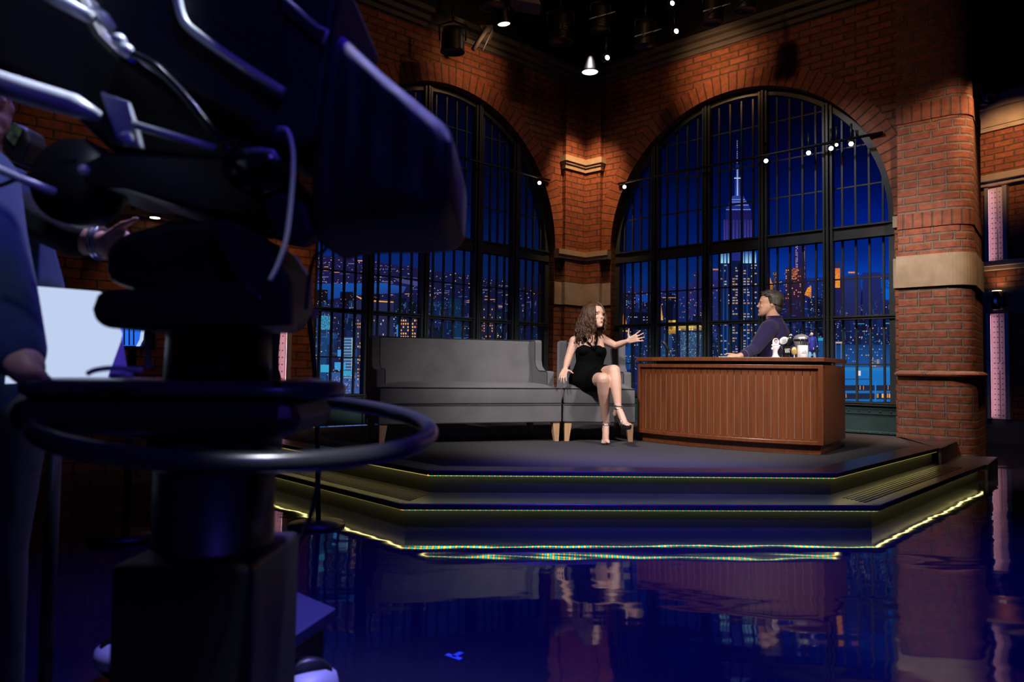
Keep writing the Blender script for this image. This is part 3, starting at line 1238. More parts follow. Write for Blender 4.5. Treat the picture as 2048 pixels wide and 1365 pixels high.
# hotel-like dark hulls on the left, gold pyramids
p.rect(1404, 560, 1440, 850, (30, 36, 96), 5, (18, 30, 72))
p.rect(1420, 540, 1440, 700, (34, 40, 110), 5)
p.rect(1418, 538, 1440, 541, (190, 110, 80), 6)
p.windows(1406, 570, 1438, 700, 3.4, 5, .14, AMB + BLU, 6)
p.rect(1386, 545, 1404, 640, (30, 32, 90), 4)
p.rect(1375, 566, 1386, 640, (34, 36, 92), 4)
p.windows(1377, 550, 1403, 640, 4, 5, .15, AMB, 6, .4, .4)
for (cx, yt, yb, hw, c1, c2) in ((1249, 620, 654, 6, (150, 90, 45), (235, 160, 70)), (1321, 597, 641, 6, (130, 80, 50), (225, 160, 90))):
    p.poly([(cx, yt), (cx + hw, yb), (cx - hw, yb)], [c1, c2, c2], 9)
    p.rect(cx - hw - 1, yb, cx + hw + 1, yb + 40, (26, 32, 66), 9)
    p.rect(cx - .7, yt - 10, cx + .7, yt, (120, 90, 70), 9)
p.rect(1242, 661, 1256, 664, (210, 160, 70), 10)
p.rect(1260, 625, 1303, 660, (8, 12, 34), 9)
p.windows(1262, 634, 1301, 654, 3.6, 5.5, .3, [(170, 170, 190), (210, 160, 110), (60, 80, 120)], 10, .7, .3)
p.rect(1334, 603, 1346, 660, (8, 12, 30), 9)
p.rect(1338, 641, 1352, 668, (235, 190, 80), 9, (140, 100, 50))
p.rect(1334, 652, 1404, 662, (200, 165, 80), 8, (90, 80, 60))
p.windows(1334, 650, 1404, 664, 5, 4, .6, [(250, 200, 90), (255, 220, 130)], 9, .55, .7)
p.rect(1362, 665, 1404, 760, (46, 70, 104), 8)
p.windows(1362, 666, 1404, 740, 2.4, 3, .5, [(110, 150, 190), (140, 170, 190), (60, 90, 130)], 9, .5, .45)
p.rect(1320, 668, 1345, 760, (30, 60, 100), 8)
p.dots(1222, 665, 1440, 740, 120, [(60, 140, 200), (110, 170, 200), (200, 190, 150), (250, 200, 120)], 10, (1, 2.2))
p.rect(1240, 668, 1262, 740, (16, 60, 120), 8)
# far towers on the right of the tall one
p.rect(1588, 492, 1613, 600, (30, 28, 92), 6, (34, 26, 70))
p.windows(1592, 492, 1597, 545, 2.6, 2.6, .75, [(200, 190, 230), (150, 140, 200)], 7, .5, .6)
p.windows(1606, 494, 1611, 556, 2.6, 2.6, .75, [(200, 190, 230), (150, 140, 200)], 7, .5, .6)
p.rect(1537, 512, 1540, 540, (150, 170, 210), 6)
p.rect(1536, 538, 1543, 580, (24, 40, 100), 6)
p.poly([(1538, 556), (1541, 556), (1546, 572), (1536, 572)], (220, 130, 40), 7)
p.rect(1536, 572, 1546, 588, (150, 90, 40), 7)
p.rect(1572, 536, 1606, 640, (52, 30, 52), 7, (30, 24, 56))
p.windows(1581, 537, 1597, 560, 3, 2.6, .85, [(230, 130, 60), (190, 100, 50), (150, 80, 50)], 8, .8, .6)
p.windows(1572, 540, 1606, 600, 4, 4, .2, [(220, 130, 70), (240, 170, 100)], 8, .5, .5)
p.rect(1546, 545, 1557, 590, (44, 44, 76), 7)
p.windows(1547, 546, 1556, 575, 2.4, 3, .5, [(120, 110, 120), (200, 150, 110)], 8)
p.rect(1664, 524, 1681, 540, (34, 40, 84), 7)
p.rect(1664, 537, 1680.5, 576, (215, 115, 38), 8, (235, 145, 58))
p.windows(1665, 538, 1680, 574, 3, 3, .4, [(170, 90, 30), (250, 170, 80)], 9, .5, .5)
p.poly([(1616, 576), (1623, 573), (1623, 596), (1609, 590)], [(240, 150, 50), (250, 160, 60), (190, 100, 40), (230, 140, 50)], 8)
p.windows(1610, 576, 1623, 594, 3.5, 3, .4, [(120, 60, 30), (60, 40, 50)], 9, .6, .4)
p.rect(1686, 552, 1722, 640, (32, 46, 104), 6, (34, 34, 80))
p.rect(1725, 545, 1762, 640, (30, 40, 100), 5, (30, 34, 80))
p.rect(1697, 544, 1713, 547, (230, 130, 60), 8)
p.rect(1664, 560, 1684, 640, (32, 30, 76), 6)
for _ in range(1100):
    x, y = rc.uniform(1225, 1795), rc.uniform(600, 800)
    c = rc.choice([(40, 62, 112), (54, 78, 130), (34, 50, 96), (64, 92, 140), (28, 44, 84), (70, 70, 110), (30, 84, 130)])
    if rc.random() < .55:
        p.rect(x, y, x + rc.uniform(.8, 1.6), y + rc.uniform(3, 12), c, 8.5)
    else:
        p.rect(x, y, x + rc.uniform(2, 9), y + rc.uniform(.8, 1.6), c, 8.5)
# the great stepped tower
TW = 9
body = (14, 22, 58)
p.rect(1439, 522, 1516, 850, body, TW, (16, 40, 88))
p.rect(1447, 440, 1508, 522, (34, 28, 92), TW, (30, 40, 120))
p.rect(1452, 420, 1503, 440, (24, 24, 84), TW)
p.poly([(1460, 404), (1494, 404), (1503, 420), (1452, 420)], (28, 40, 120), TW)
p.poly([(1466, 392), (1487, 392), (1494, 404), (1460, 404)], (44, 60, 140), TW)
p.rect(1470, 352, 1481, 392, (16, 30, 96), TW, (40, 56, 140))
p.rect(1472, 330, 1479, 352, (20, 30, 90), TW)
p.rect(1474, 280, 1476.4, 330, (34, 34, 80), TW)
p.windows(1474, 282, 1477, 330, 3, 4.2, .9, [(110, 110, 150), (140, 130, 160)], TW + 1, .7, .45)
p.rect(1474.2, 336, 1477, 392, (120, 140, 200), TW + 1, (150, 180, 235))
p.rect(1469, 356, 1483, 358, (190, 200, 230), TW + 1)
for (y, a, b) in ((399, 1464, 1490), (404, 1460, 1494), (410, 1457, 1498), (419, 1453, 1502)):
    p.rect(a, y, b, y + 1.6, (110, 140, 210), TW + 1)
for x in (1449, 1454, 1459, 1467, 1474, 1481, 1490, 1496, 1502):
    p.rect(x, 440, x + 1.6, 500, (56, 44, 120), TW + 1, (70, 80, 170))
for (x, w) in ((1441, 6), (1449, 4), (1456, 7), (1484, 5), (1491, 6), (1499, 5), (1507, 6)):
    p.poly([(x, 503), (x + w, 503), (x + w, 527), (x, 527)], [(20, 50, 130), (20, 50, 130), (150, 215, 240), (150, 215, 240)], TW + 1)
for (x, w) in ((1446.5, 2.5), (1454, 2.5), (1461, 2.5), (1485, 3), (1494, 2.5), (1504, 2.5)):
    p.rect(x, 530, x + w, 850, (22, 44, 104), TW + 1, (34, 92, 160))
p.rect(1477, 527, 1484, 850, (8, 12, 36), TW + 1)
for cx in (1441, 1449.5, 1457.5, 1466, 1472, 1488, 1495.5, 1503, 1510):
    y = 530
    fr = .5 if cx in (1466, 1472, 1488, 1495.5) else .26
    while y < 800:
        if rc.random() < fr:
            p.rect(cx, y, cx + 1.6, y + 2.6, rc.choice(AMB + WHT + WHT), TW + 2)
            if rc.random() < .8:
                p.rect(cx + 2.4, y, cx + 4, y + 2.6, rc.choice(AMB + WHT), TW + 2)
        y += 5.4
# white gantry and the bright blue block at the foot
p.rect(1664, 684, 1685, 687.5, (190, 160, 150), 10)
p.rect(1671, 687, 1673, 735, (80, 110, 150), 10)
p.rect(1682, 687, 1684, 735, (80, 110, 150), 10)
p.rect(1630, 680, 1664, 740, (26, 70, 130), 9)
p.rect(1632, 676, 1664, 682, (40, 150, 200), 10)
p.rect(1664, 690, 1800, 742, (24, 56, 108), 9, (30, 80, 150))
p.windows(1688, 650, 1795, 735, 4.4, 6, .2, AMB[:2] + WHT + BLU + BLU, 10, .5, .35)
p.rect(1740, 720, 1762, 736, (70, 80, 120), 10)
p.windows(1742, 720, 1762, 736, 6, 3, .7, [(240, 160, 100), (200, 190, 190)], 11, .8, .4)
p.rect(1664, 742, 1800, 850, (28, 112, 190), 10, (24, 96, 176))
p.rect(1664, 735, 1800, 743, (40, 120, 180), 10)
for (ya, yb) in ((771, 782), (787, 799), (804, 816)):
    p.rect(1664, ya, 1800, yb, (34, 40, 60), 11)
    p.windows(1664, ya + 1, 1800, yb - .5, 7, 20, .45, AMB[:3], 12, .22, .4)
p.rect(1750, 764, 1753, 815, (30, 120, 200), 12)
p.windows(1754, 788, 1800, 798, 5, 9, .85, AMB, 12, .75, .9)
p.rect(1717, 742, 1722, 752, (220, 220, 220), 12)
p.rect(1690, 758, 1740, 760, (40, 60, 90), 11)
tag(p.build('city_backdrop'), 'backlit night skyline with a tall stepped tower behind the desk window', 'backdrop')

# ---------------------------------------------------------------- left print
p = Print('L', -0.95)
stopsL = [(0, (2, 2, 12)), (200, (2, 3, 22)), (320, (2, 6, 40)), (420, (3, 14, 66)), (480, (6, 28, 92)), (530, (10, 36, 104)), (560, (12, 36, 96)), (860, (14, 36, 80))]
xs = list(range(520, 1221, 35))
ys = list(range(0, 861, 20))
for i in range(len(xs) - 1):
    for j in range(len(ys) - 1):
        def cc2(x, y):
            c = grad(stopsL, y)
            k = 1.12 - 0.55 * min(1, max(0, (x - 720) / 400))
            return tuple(min(255, v * k) for v in c)
        p.poly([(xs[i], ys[j]), (xs[i + 1], ys[j]), (xs[i + 1], ys[j + 1]), (xs[i], ys[j + 1])],
               [cc2(xs[i], ys[j]), cc2(xs[i + 1], ys[j]), cc2(xs[i + 1], ys[j + 1]), cc2(xs[i], ys[j + 1])], 0)
# distant hills of lights
p.poly([(540, 508), (700, 514), (760, 526), (900, 546), (1000, 562), (1160, 580), (1160, 700), (540, 700)],
       [(30, 24, 70), (28, 24, 68), (26, 24, 66), (22, 22, 60), (18, 20, 54), (14, 16, 44), (16, 20, 56), (20, 26, 70)], 1)
for _ in range(430):
    x = rc.uniform(620, 1110)
    y0 = 512 + max(0, (x - 700)) * .155
    y = y0 + abs(rc.gauss(0, 46)) + 2
    p.rect(x, y, x + rc.uniform(.9, 2.2), y + rc.uniform(.8, 1.7), rc.choice(AMB + WHT + [(90, 90, 140), (70, 80, 140), (60, 80, 150)]), 3)
for _ in range(60):
    x = rc.uniform(630, 1100)
    y0 = 520 + max(0, (x - 700)) * .155 + rc.uniform(2, 60)
    p.rect(x, y0, x + rc.uniform(8, 24), y0 + 1.5, rc.choice([(70, 70, 120), (110, 100, 130), (190, 130, 90), (60, 80, 150)]), 3)
p.poly([(630, 568), (760, 566), (812, 574), (806, 586), (700, 592), (632, 604)], [(20, 70, 150), (24, 80, 165), (40, 70, 140), (30, 60, 130), (20, 64, 140), (18, 58, 130)], 4)
p.poly([(786, 556), (850, 566), (850, 576), (800, 566)], (60, 66, 120), 4)
for (x0, x1, y) in ((630, 655, 580), (680, 706, 584), (724, 760, 588)):
    p.rect(x0, y, x1, y + 30, (14, 14, 30), 5)
    p.dots(x0, y, x1, y + 26, 12, AMB, 6, (1, 2))
p.rect(715, 521, 728, 523, (220, 150, 110), 5)
# near blocks
for (n, ya, yb, wa, wb, lay) in ((60, 596, 640, 10, 26, 6), (44, 630, 690, 16, 36, 8), (30, 680, 740, 20, 44, 10)):
    for _ in range(n):
        x = rc.uniform(600, 1120)
        w = rc.uniform(wa, wb)
        y = rc.uniform(ya, yb)
        k = rc.uniform(.55, 1.3) * (1.15 - .5 * (x - 620) / 500)
        c = tuple(v * k for v in rc.choice([(18, 30, 66), (22, 28, 58), (18, 48, 84), (24, 25, 50)]))
        p.rect(x, y, x + w, 870, c, lay, tuple(v * 1.2 for v in c))
        if rc.random() < .6:
            p.windows(x + 1, y + 2, x + w - 1, min(860, y + 110), rc.choice((3, 3.8, 5)), rc.choice((3.6, 4.6, 6)), rc.uniform(.04, .2), AMB + WHT + BLU + [(60, 120, 160)], lay + 1, .45, .42)
for _ in range(900):
    x, y = rc.uniform(625, 1105), rc.uniform(600, 800)
    c = rc.choice([(40, 62, 112), (54, 78, 130), (34, 50, 96), (64, 92, 140), (28, 44, 84), (70, 70, 110), (30, 84, 130)])
    if rc.random() < .55:
        p.rect(x, y, x + rc.uniform(.8, 1.6), y + rc.uniform(3, 12), c, 8.5)
    else:
        p.rect(x, y, x + rc.uniform(2, 9), y + rc.uniform(.8, 1.6), c, 8.5)
p.rect(750 - 37, 601, 786, 760, (34, 38, 74), 11)
p.poly([(712, 592), (730, 600), (786, 604), (786, 606), (728, 603), (712, 594)], (230, 160, 80), 12)
p.windows(714, 640, 728, 780, 4, 6.5, .55, AMB, 12, .5, .5)
p.windows(800, 640, 838, 700, 4.6, 6.5, .62, [(255, 190, 130), (255, 170, 90)], 12, .5, .5)
p.rect(796, 638, 842, 720, (30, 32, 62), 11)
p.windows(746, 640, 770, 700, 4.6, 7, .4, AMB + WHT, 12, .45, .45)
p.rect(964, 612, 990, 700, (24, 26, 60), 11)
p.windows(966, 618, 988, 690, 4, 5.4, .4, AMB[:3], 12, .5, .5)
p.rect(686, 675, 706, 760, (50, 84, 130), 11)
for k in range(14):
    p.rect(686, 677 + k * 6, 702, 678.6 + k * 6, (130, 160, 190), 12)
p.rect(702, 676, 705, 760, (140, 180, 190), 12)
p.rect(641, 632, 662, 660, (46, 120, 160), 11)
p.windows(641, 632, 662, 660, 2, 2, .5, [(110, 190, 210), (20, 60, 110)], 12, .6, .6)
for (x0, y0, x1, y1, c) in ((640, 730, 660, 745, (50, 160, 200)), (668, 725, 690, 740, (60, 150, 210)), (680, 742, 706, 752, (60, 150, 190)), (674, 700, 682, 715, (60, 140, 220)), (906, 676, 930, 700, (30, 110, 170)), (950, 680, 980, 700, (24, 90, 150)), (792, 650, 800, 690, (40, 120, 200))):
    p.rect(x0, y0, x1, y1, c, 13)
p.windows(626, 650, 636, 860, 4, 6, .6, [(150, 180, 130), (190, 200, 160)], 12, .5, .4)
p.dots(630, 690, 740, 800, 60, [(90, 170, 200), (255, 200, 130), (200, 220, 230)], 13, (1, 2.4))
p.rect(655, 745, 740, 860, (50, 80, 140), 11, (70, 90, 150))
p.windows(657, 752, 740, 850, 5, 7, .4, [(30, 50, 100), (110, 130, 180), (80, 110, 170)], 12, .5, .5)
tag(p.build('city_backdrop'), 'backlit night city print with a river behind the sofa window', 'backdrop')
# ================================================================== sofa and armchair
def seat_unit(name, label, cat, loc, rz, w, D, arm_in, wing_w=.075, n_legs=True):
    """local frame: x right, y away from the viewer, z up; origin at the middle of the front edge on the stage"""
    t = thing(name, label, cat, loc, rz)
    fa = M['fabric']
    hx = w / 2
    zl, zr, zc = .172, .335, .488       # leg top, rail seam, cushion edge
    # legs
    for sx in (-1, 1):
        for sy in (0, 1):
            x = sx * (hx - .045)
            y = .05 if sy == 0 else D - .06
            mb = MB()
            a, b = .034, .020
            sp = .012 * sx
            yy = 0 if sy == 0 else .03
            lo = [V(x + sp - b, y + yy - b, 0), V(x + sp + b, y + yy - b, 0), V(x + sp + b, y + yy + b, 0), V(x + sp - b, y + yy + b, 0)]
            hi = [V(x - a, y - a, zl + .01), V(x + a, y - a, zl + .01), V(x + a, y + a, zl + .01), V(x - a, y + a, zl + .01)]
            mb.slab8(lo, hi)
            mb.build('leg', M['oak'], t, bevel=.003)
    mb = MB()
    mb.box((0, D / 2, (zl + zr) / 2), (w, D, zr - zl))
    mb.build('base_rail', fa, t, bevel=.014, seg=3)
    # seat cushion with a softly crowned top, its front corners stand in front of the arms
    mb = MB()
    nx, ny = 16, 8
    y0, y1 = -.008, D - .17
    ain = arm_in

    def top(u, v):
        x = -hx + .004 + (w - .008) * u
        y = y0 + (y1 - y0) * v
        ed = min(1, min(u, 1 - u) * 7) * min(1, v * 4 + .0)
        return V(x, y, zc - .012 + .045 * math.sin(min(1, ed) * PI / 2) * (1 - .15 * abs(u - .5)))
    vs, fs = [], []
    for j in range(ny + 1):
        for i in range(nx + 1):
            vs.append(top(i / nx, j / ny))
    for j in range(ny):
        for i in range(nx):
            a = j * (nx + 1) + i
            fs.append((a, a + 1, a + nx + 2, a + nx + 1))
    b0 = len(vs)
    rim = [(i, 0) for i in range(nx + 1)] + [(nx, j) for j in range(1, ny + 1)] + [(i, ny) for i in range(nx - 1, -1, -1)] + [(0, j) for j in range(ny - 1, 0, -1)]
    for (i, j) in rim:
        p = vs[j * (nx + 1) + i]
        vs.append(V(p.x, p.y, zr + .003))
    m = len(rim)
    for k in range(m):
        a = rim[k][1] * (nx + 1) + rim[k][0]
        b = rim[(k + 1) % m][1] * (nx + 1) + rim[(k + 1) % m][0]
        fs.append((b, a, b0 + k, b0 + (k + 1) % m))
    fs.append(tuple(b0 + k for k in range(m)))
    mb.faces(vs, fs, True)
    mb.build('seat_cushion', fa, t, bevel=.012, seg=3, smooth=True)
    # piping along the cushion edge and the rail seam
    pp = MB()
    pp.tube([V(-hx + .006, y0 - .003, zc - .014), V(hx - .006, y0 - .003, zc - .014)], .0042, 6)
    pp.tube([V(-hx, y0 - .003, zr), V(hx, y0 - .003, zr)], .0035, 6)
    pp.tube([V(-hx + .002, y0, zc - .014), V(-hx + .002, y1 * .4, zc - .014)], .004, 6)
    pp.tube([V(hx - .002, y0, zc - .014), V(hx - .002, y1 * .4, zc - .014)], .004, 6)
    pp.build('piping', M['piping'], t)
    # back, leaning slightly
    zb = .915
    mb = MB()
    x = hx - wing_w + .01
    lo = [V(-x, D - .21, zc - .05), V(x, D - .21, zc - .05), V(x, D - .02, zl + .02), V(-x, D - .02, zl + .02)]
    hi = [V(-x, D - .12, zb), V(x, D - .12, zb), V(x, D + .01, zb), V(-x, D + .01, zb)]
    mb.slab8(lo, hi)
    mb.build('backrest', fa, t, bevel=.018, seg=3)
    pp = MB()
    pp.tube([V(-x, D - .118, zb), V(x, D - .118, zb)], .004, 6)
    pp.build('piping', M['piping'], t)
    # winged arms
    for sx in (-1, 1):
        prof = [(D + .012, zl + .02), (D + .012, zb + .004), (D - .235, zb + .004), (D - .245, zb - .02), (D - .25, zb - .19), (D - .275, zb - .245), (D - .32, .642), (D - .36, .628),
                (.185, .624), (.170, .61), (.165, zc - .03), (.165, zl + .02)]
        xo = sx * (hx - .002)
        mb = MB()
        mb.prism([V(xo, y, z) for y, z in prof], (-sx * (wing_w - .004), 0, 0))
        mb.build('winged_arm', fa, t, bevel=.012, seg=3)
        pp = MB()
        xi = sx * (hx - wing_w)
        pp.tube([V(xi, y, z) for y, z in prof[1:11]], .0038, 6)
        pp.build('piping', M['piping'], t)
    return t


Z0 = ZS
sofa_r = onz(1117, 884, ZS)
yaw_s = math.radians(20)
SW, SD = 1.62, 0.72
fr_ = Vector((math.cos(yaw_s), math.sin(yaw_s), 0))
corner_s = onp(1123.5, 847, onz(1117, 884, ZS) - V(0, .02, 0), (0, 1, 0))
corner_s.z = ZS
sofa_c = corner_s - fr_ * (SW / 2)
sofa = seat_unit('sofa', 'long grey upholstered sofa with winged arms, nobody sitting on it', 'sofa', (sofa_c.x, sofa_c.y, ZS + .002), yaw_s, SW, SD, .16)
cl_, cr_ = onp(1124.8, 847, (0, corner_s.y, 0), (0, 1, 0)), onp(1271.5, 847, (0, corner_s.y, 0), (0, 1, 0))
chair_c = (cl_ + cr_) / 2
CW = (cr_ - cl_).length
chair = seat_unit('armchair', 'grey winged armchair between the sofa and the desk, a woman sits on it', 'armchair', (chair_c.x + .004, chair_c.y + .01, ZS + .002), math.radians(1.5), CW - .012, 0.70, .12)

# ================================================================== desk
d_bl, d_br = onz(1283, 882, ZS), onz(1642, 911, ZS)
DU = (d_br - d_bl).normalized()
DN = Vector((DU.y, -DU.x, 0))          # outward, towards the viewer
if DN.y > 0:
    DN = -DN
d_p0 = d_bl + DN * .05
q0, q1 = onp(1275, 800, d_p0, DN), onp(1646.6, 800, d_p0, DN)
D0 = flat(q0, ZS + .002)
DW = (flat(q1, 0) - flat(q0, 0)).length
DD = 0.80
BOW = 0.15
ang = math.atan2(DU.y, DU.x)
desk = thing('desk', 'reddish wooden desk with a bowed slatted front, the man sits behind it', 'desk', D0, ang)
# local frame of the desk: x along the front, y towards the back (away from the viewer), z up


def bow(x, k=1.0):
    t = 2 * x / DW - 1
    return -BOW * k * (1 - t * t)


zb0, zb1 = .078, .703
NB = 26
zt0, zt1 = .728, .762


def curved_slab(mb, x0, x1, yo, yi, z0, z1, n=26, k=1.0):
    """a piece following the bowed front between depths yo and yi"""
    f = [V(x0 + (x1 - x0) * i / n, bow(x0 + (x1 - x0) * i / n, k) + yo, 0) for i in range(n + 1)]
    b = [V(p.x, (bow(p.x, k) + yi) if yi is not None and yi < .3 else yi, 0) for p in f]
    ring = lambda p, q, z0_, z1_: [V(p.x, p.y, z0_), V(p.x, p.y, z1_), V(q.x, q.y, z1_), V(q.x, q.y, z0_)]
    mb.loft([ring(f[i], b[i], z0, z1) for i in range(n + 1)], True, False)


wd = M['desk']
mb = MB()
curved_slab(mb, .03, DW - .03, .055, DD - .05, 0, zb0 + .01)
mb.build('plinth', wd, desk)
mb = MB()
curved_slab(mb, 0, DW, 0.0, .07, zb1 - .030, zb1)
curved_slab(mb, 0, DW, 0.0, .07, zb0, zb0 + .030)
curved_slab(mb, 0, .030, 0.0, .07, zb0, zb1, 2)
curved_slab(mb, DW - .035, DW, 0.0, .07, zb0, zb1, 2)
mb.build('front_frame', wd, desk, bevel=.003)
mb = MB()
mb.box((.012, DD / 2 + .03, (zb0 + zb1) / 2), (.024, DD - .06, zb1 - zb0))
mb.build('side_panel', wd, desk, bevel=.003)
mb = MB()
mb.box((DW - .012, DD / 2 + .03, (zb0 + zb1) / 2), (.024, DD - .06, zb1 - zb0))
mb.build('side_panel', wd, desk, bevel=.003)
# tambour: slats with pale gaps between
ns = 27
x0, x1 = .030, DW - .035
mb, gp = MB(), MB()
sw = (x1 - x0) / ns
for i in range(ns):
    a, b = x0 + sw * i + .0018, x0 + sw * (i + 1) - .0018
    mb.slab8([V(a, bow(a) + .024, zb0 + .03), V(b, bow(b) + .024, zb0 + .03), V(b, bow(b) + .024, zb1 - .03), V(a, bow(a) + .024, zb1 - .03)],
             [V(a, bow(a) + .040, zb0 + .03), V(b, bow(b) + .040, zb0 + .03), V(b, bow(b) + .040, zb1 - .03), V(a, bow(a) + .040, zb1 - .03)])
mb.build('tambour_front', wd, desk)
gp = MB()
for i in range(1, ns):
    x = x0 + sw * i
    gp.box((x, bow(x) + .0345, (zb0 + zb1) / 2 - .022), (.0036, .016, zb1 - zb0 - .125))
gp.build('slat_inlay', M['gap'], desk)
mb = MB()
curved_slab(mb, .03, DW - .03, .055, DD - .06, zb1 - .06, zb1 - .002)
mb.build('carcass_top', M['desk_dark'], desk)
mb = MB()
mb.box((DW / 2, DD * .55, (zb1 + zt0) / 2), (DW - .16, DD * .55, zt0 - zb1))
mb.build('spacer', M['desk_dark'], desk)
mb = MB()
curved_slab(mb, -.012, DW + .012, -.016, DD + .02, zt0, zt1)
mb.build('desk_top', wd, desk, bevel=.004)
DM = Matrix.Translation(D0) @ Matrix.Rotation(ang, 4, 'Z')
DESKZ = D0.z + zt1
NPL = -DN                                # into the desk


def desk_pt(px, depth, z=None):
    """point seen at pixel column px standing depth behind the chord of the desk front, on the desk top"""
    q = onp(px, 715, D0 + NPL * depth, DN)
    return V(q.x, q.y, DESKZ if z is None else z)


# ---------------------------------------------------------------- things on the desk
def px_h(p, npx):
    """metres for npx picture pixels at the distance of point p"""
    return npx * (p.y) / FPX


FACE = math.atan2(-DN.x, DN.y)           # not used for rotation directly
toview = math.radians(-25)

# stick microphone on a small base
p = desk_pt(1343, .62)
t = thing('desk_microphone', 'thin black microphone standing on the desk end beside the armchair', 'microphone', p)
mb = MB()
mb.lathe([(.0, 0), (.045, 0), (.045, .008), (.03, .016), (.012, .02), (0, .02)], n=20)
mb.build('mic_base', M['plastic'], t)
mb = MB()
mb.tube([V(0, 0, .015), V(-.012, 0, .05), V(-.035, 0, .09)], .006, 8)
mb.build('mic_stem', M['plastic'], t)
mb = MB()
mb.tube([V(-.030, 0, .082), V(-.034, 0, .088), V(-.060, 0, .135), V(-.085, 0, .165), V(-.092, 0, .172)], [.008, .014, .017, .018, .010], 12)
mb.build('mic_capsule', M['plastic'], t)

p = desk_pt(1418, .55)
t = MB()
t.box((0, 0, .006), (.24, .20, .012))
o = t.build('desk_pad', M['bluegrey'], bevel=.004)
o.location = p
o.rotation_euler = (0, 0, ang)
tag(o, 'thin dark grey pad lying on the desk right of the microphone', 'pad')
p = desk_pt(1456, .42)
t = MB()
for k in range(4):
    t.box((.001 * k, .002 * k, .0022 + .0042 * k), (.15, .10, .0036))
o = t.build('note_cards', M['paper'])
o.location = p
o.rotation_euler = (0, 0, ang)
tag(o, 'small stack of white note cards under the hand of the man', 'note cards')
p = desk_pt(1488, .36)
t = MB()
t.box((0, 0, .005), (.16, .11, .010))
o = t.build('card_folder', M['tan_card'], bevel=.002)
o.location = p
o.rotation_euler = (0, 0, ang)
tag(o, 'flat brown folder on the desk under the forearm of the man', 'folder')

# white bust with a photographed face glued to its top
ROW = .30
p = desk_pt(1551.5, ROW)
S = px_h(p, 1)
t = thing('bust_figurine', 'small white bust with a paper face cutout above it', 'figurine', p)
mb = MB()
mb.lathe([(0, 0), (10 * S, 0), (10 * S, 2 * S), (7 * S, 3.5 * S), (6 * S, 8 * S), (5.8 * S, 14 * S), (7 * S, 19 * S), (7.4 * S, 23 * S), (6.5 * S, 25 * S), (0, 25.5 * S)], n=20)
mb.ball((-7.5 * S, -1 * S, 19 * S), (2.2 * S, 2 * S, 2.6 * S))
mb.ball((7.2 * S, 0, 25 * S), (2.4 * S, 2 * S, 2 * S))
mb.ball((-6.5 * S, 0, 26 * S), (2.2 * S, 2 * S, 2 * S))
mb.build('bust_body', M['ceramic'], t)
mb = MB()
mb.loft([[V(a * S, -.5 * S + k * S, b * S) for a, b in ((-5.5, 26), (5.5, 26), (6.5, 31), (6, 36), (3.5, 39.5), (0, 40.5), (-3.5, 39.5), (-6, 36), (-6.5, 31))] for k in (0, 1.2)], True, False)
mb.build('cutout_card', M['paper'], t)
mb = MB()
mb.ball((.4 * S, -.9 * S, 33.5 * S), (3.0 * S, .5 * S, 4.0 * S))
mb.build('cutout_face', pbr('printed_face', (.62, .36, .40), .7), t)
mb = MB()
mb.ball((.4 * S, -.7 * S, 37 * S), (3.4 * S, .5 * S, 1.8 * S))
mb.ball((-2.6 * S, -.7 * S, 35 * S), (.8 * S, .5 * S, 2.2 * S))
mb.build('cutout_hair', M['brow'], t)

# black mug with white block lettering
def mug(name, label, loc, r, h, mat, hang):
    t = thing(name, label, 'mug', loc)
    mb = MB()
    mb.lathe([(0, 0), (r * .94, 0), (r, r * .08), (r, h), (r * .93, h), (r * .93, r * .2), (0, r * .2)], n=32)
    mb.build('mug_body', mat, t)
    mb = MB()
    c, s = math.cos(hang), math.sin(hang)
    mb.tube([V(c * (r + r * .62 * math.sin(a)), s * (r + r * .62 * math.sin(a)), h * .5 - math.cos(a) * h * .33) for a in [PI * k / 10 for k in range(11)]], r * .11, 8)
    mb.build('mug_handle', mat, t)
    return t


def wrap_text(lines, size, r, h0, lead, mat, parent, name, phi0, cs=1.0):
    """lettering wrapped round a mug of radius r; phi0 = direction the text faces"""
    for i, s in enumerate(lines):
        me = text_mesh(s, size, 0.0004)
        for v in me.vertices:
            a = phi0 + v.co.x * cs / r
            z = h0 - i * lead + v.co.y
            rr = r + .0006 + v.co.z
            v.co = (rr * math.cos(a), rr * math.sin(a), z)
        me.materials.append(mat)
        o = bpy.data.objects.new(name, me)
        COL.objects.link(o)
        o.parent = parent


p = desk_pt(1573, ROW)
S = px_h(p, 1)
t = mug('mug', 'black mug with white block lettering, left of the gold trinket', p, 9.5 * S, 25 * S, M['blackmug'], math.radians(160))
wrap_text(['GOOD', 'GAME'], 5.0 * S, 9.5 * S, 17.3 * S, 4.9 * S, M['paper'], t, 'mug_lettering', math.radians(-100), .72)

p = desk_pt(1588.5, ROW - .02)
t = thing('trinket', 'gold shell shaped trinket on a thin stem with a round white foot', 'trinket', p)
mb = MB()
mb.ball((0, 0, 14.5 * S), (6.2 * S, 3.5 * S, 8.5 * S))
mb.build('gold_shell', M['gold'], t)
mb = MB()
for k in range(5):
    mb.limb(V((-4 + 2 * k) * S, -2.4 * S, 9 * S), V((-2.2 + 1.1 * k) * S, -2.2 * S, 20 * S), .9 * S, .5 * S, 8)
mb.build('shell_ribs', M['gold'], t)
mb = MB()
mb.lathe([(0, 0), (6.4 * S, 0), (6.4 * S, 1 * S), (.7 * S, 1.4 * S), (.6 * S, 7 * S), (0, 7 * S)], n=20)
mb.build('white_foot', M['ceramic'], t)

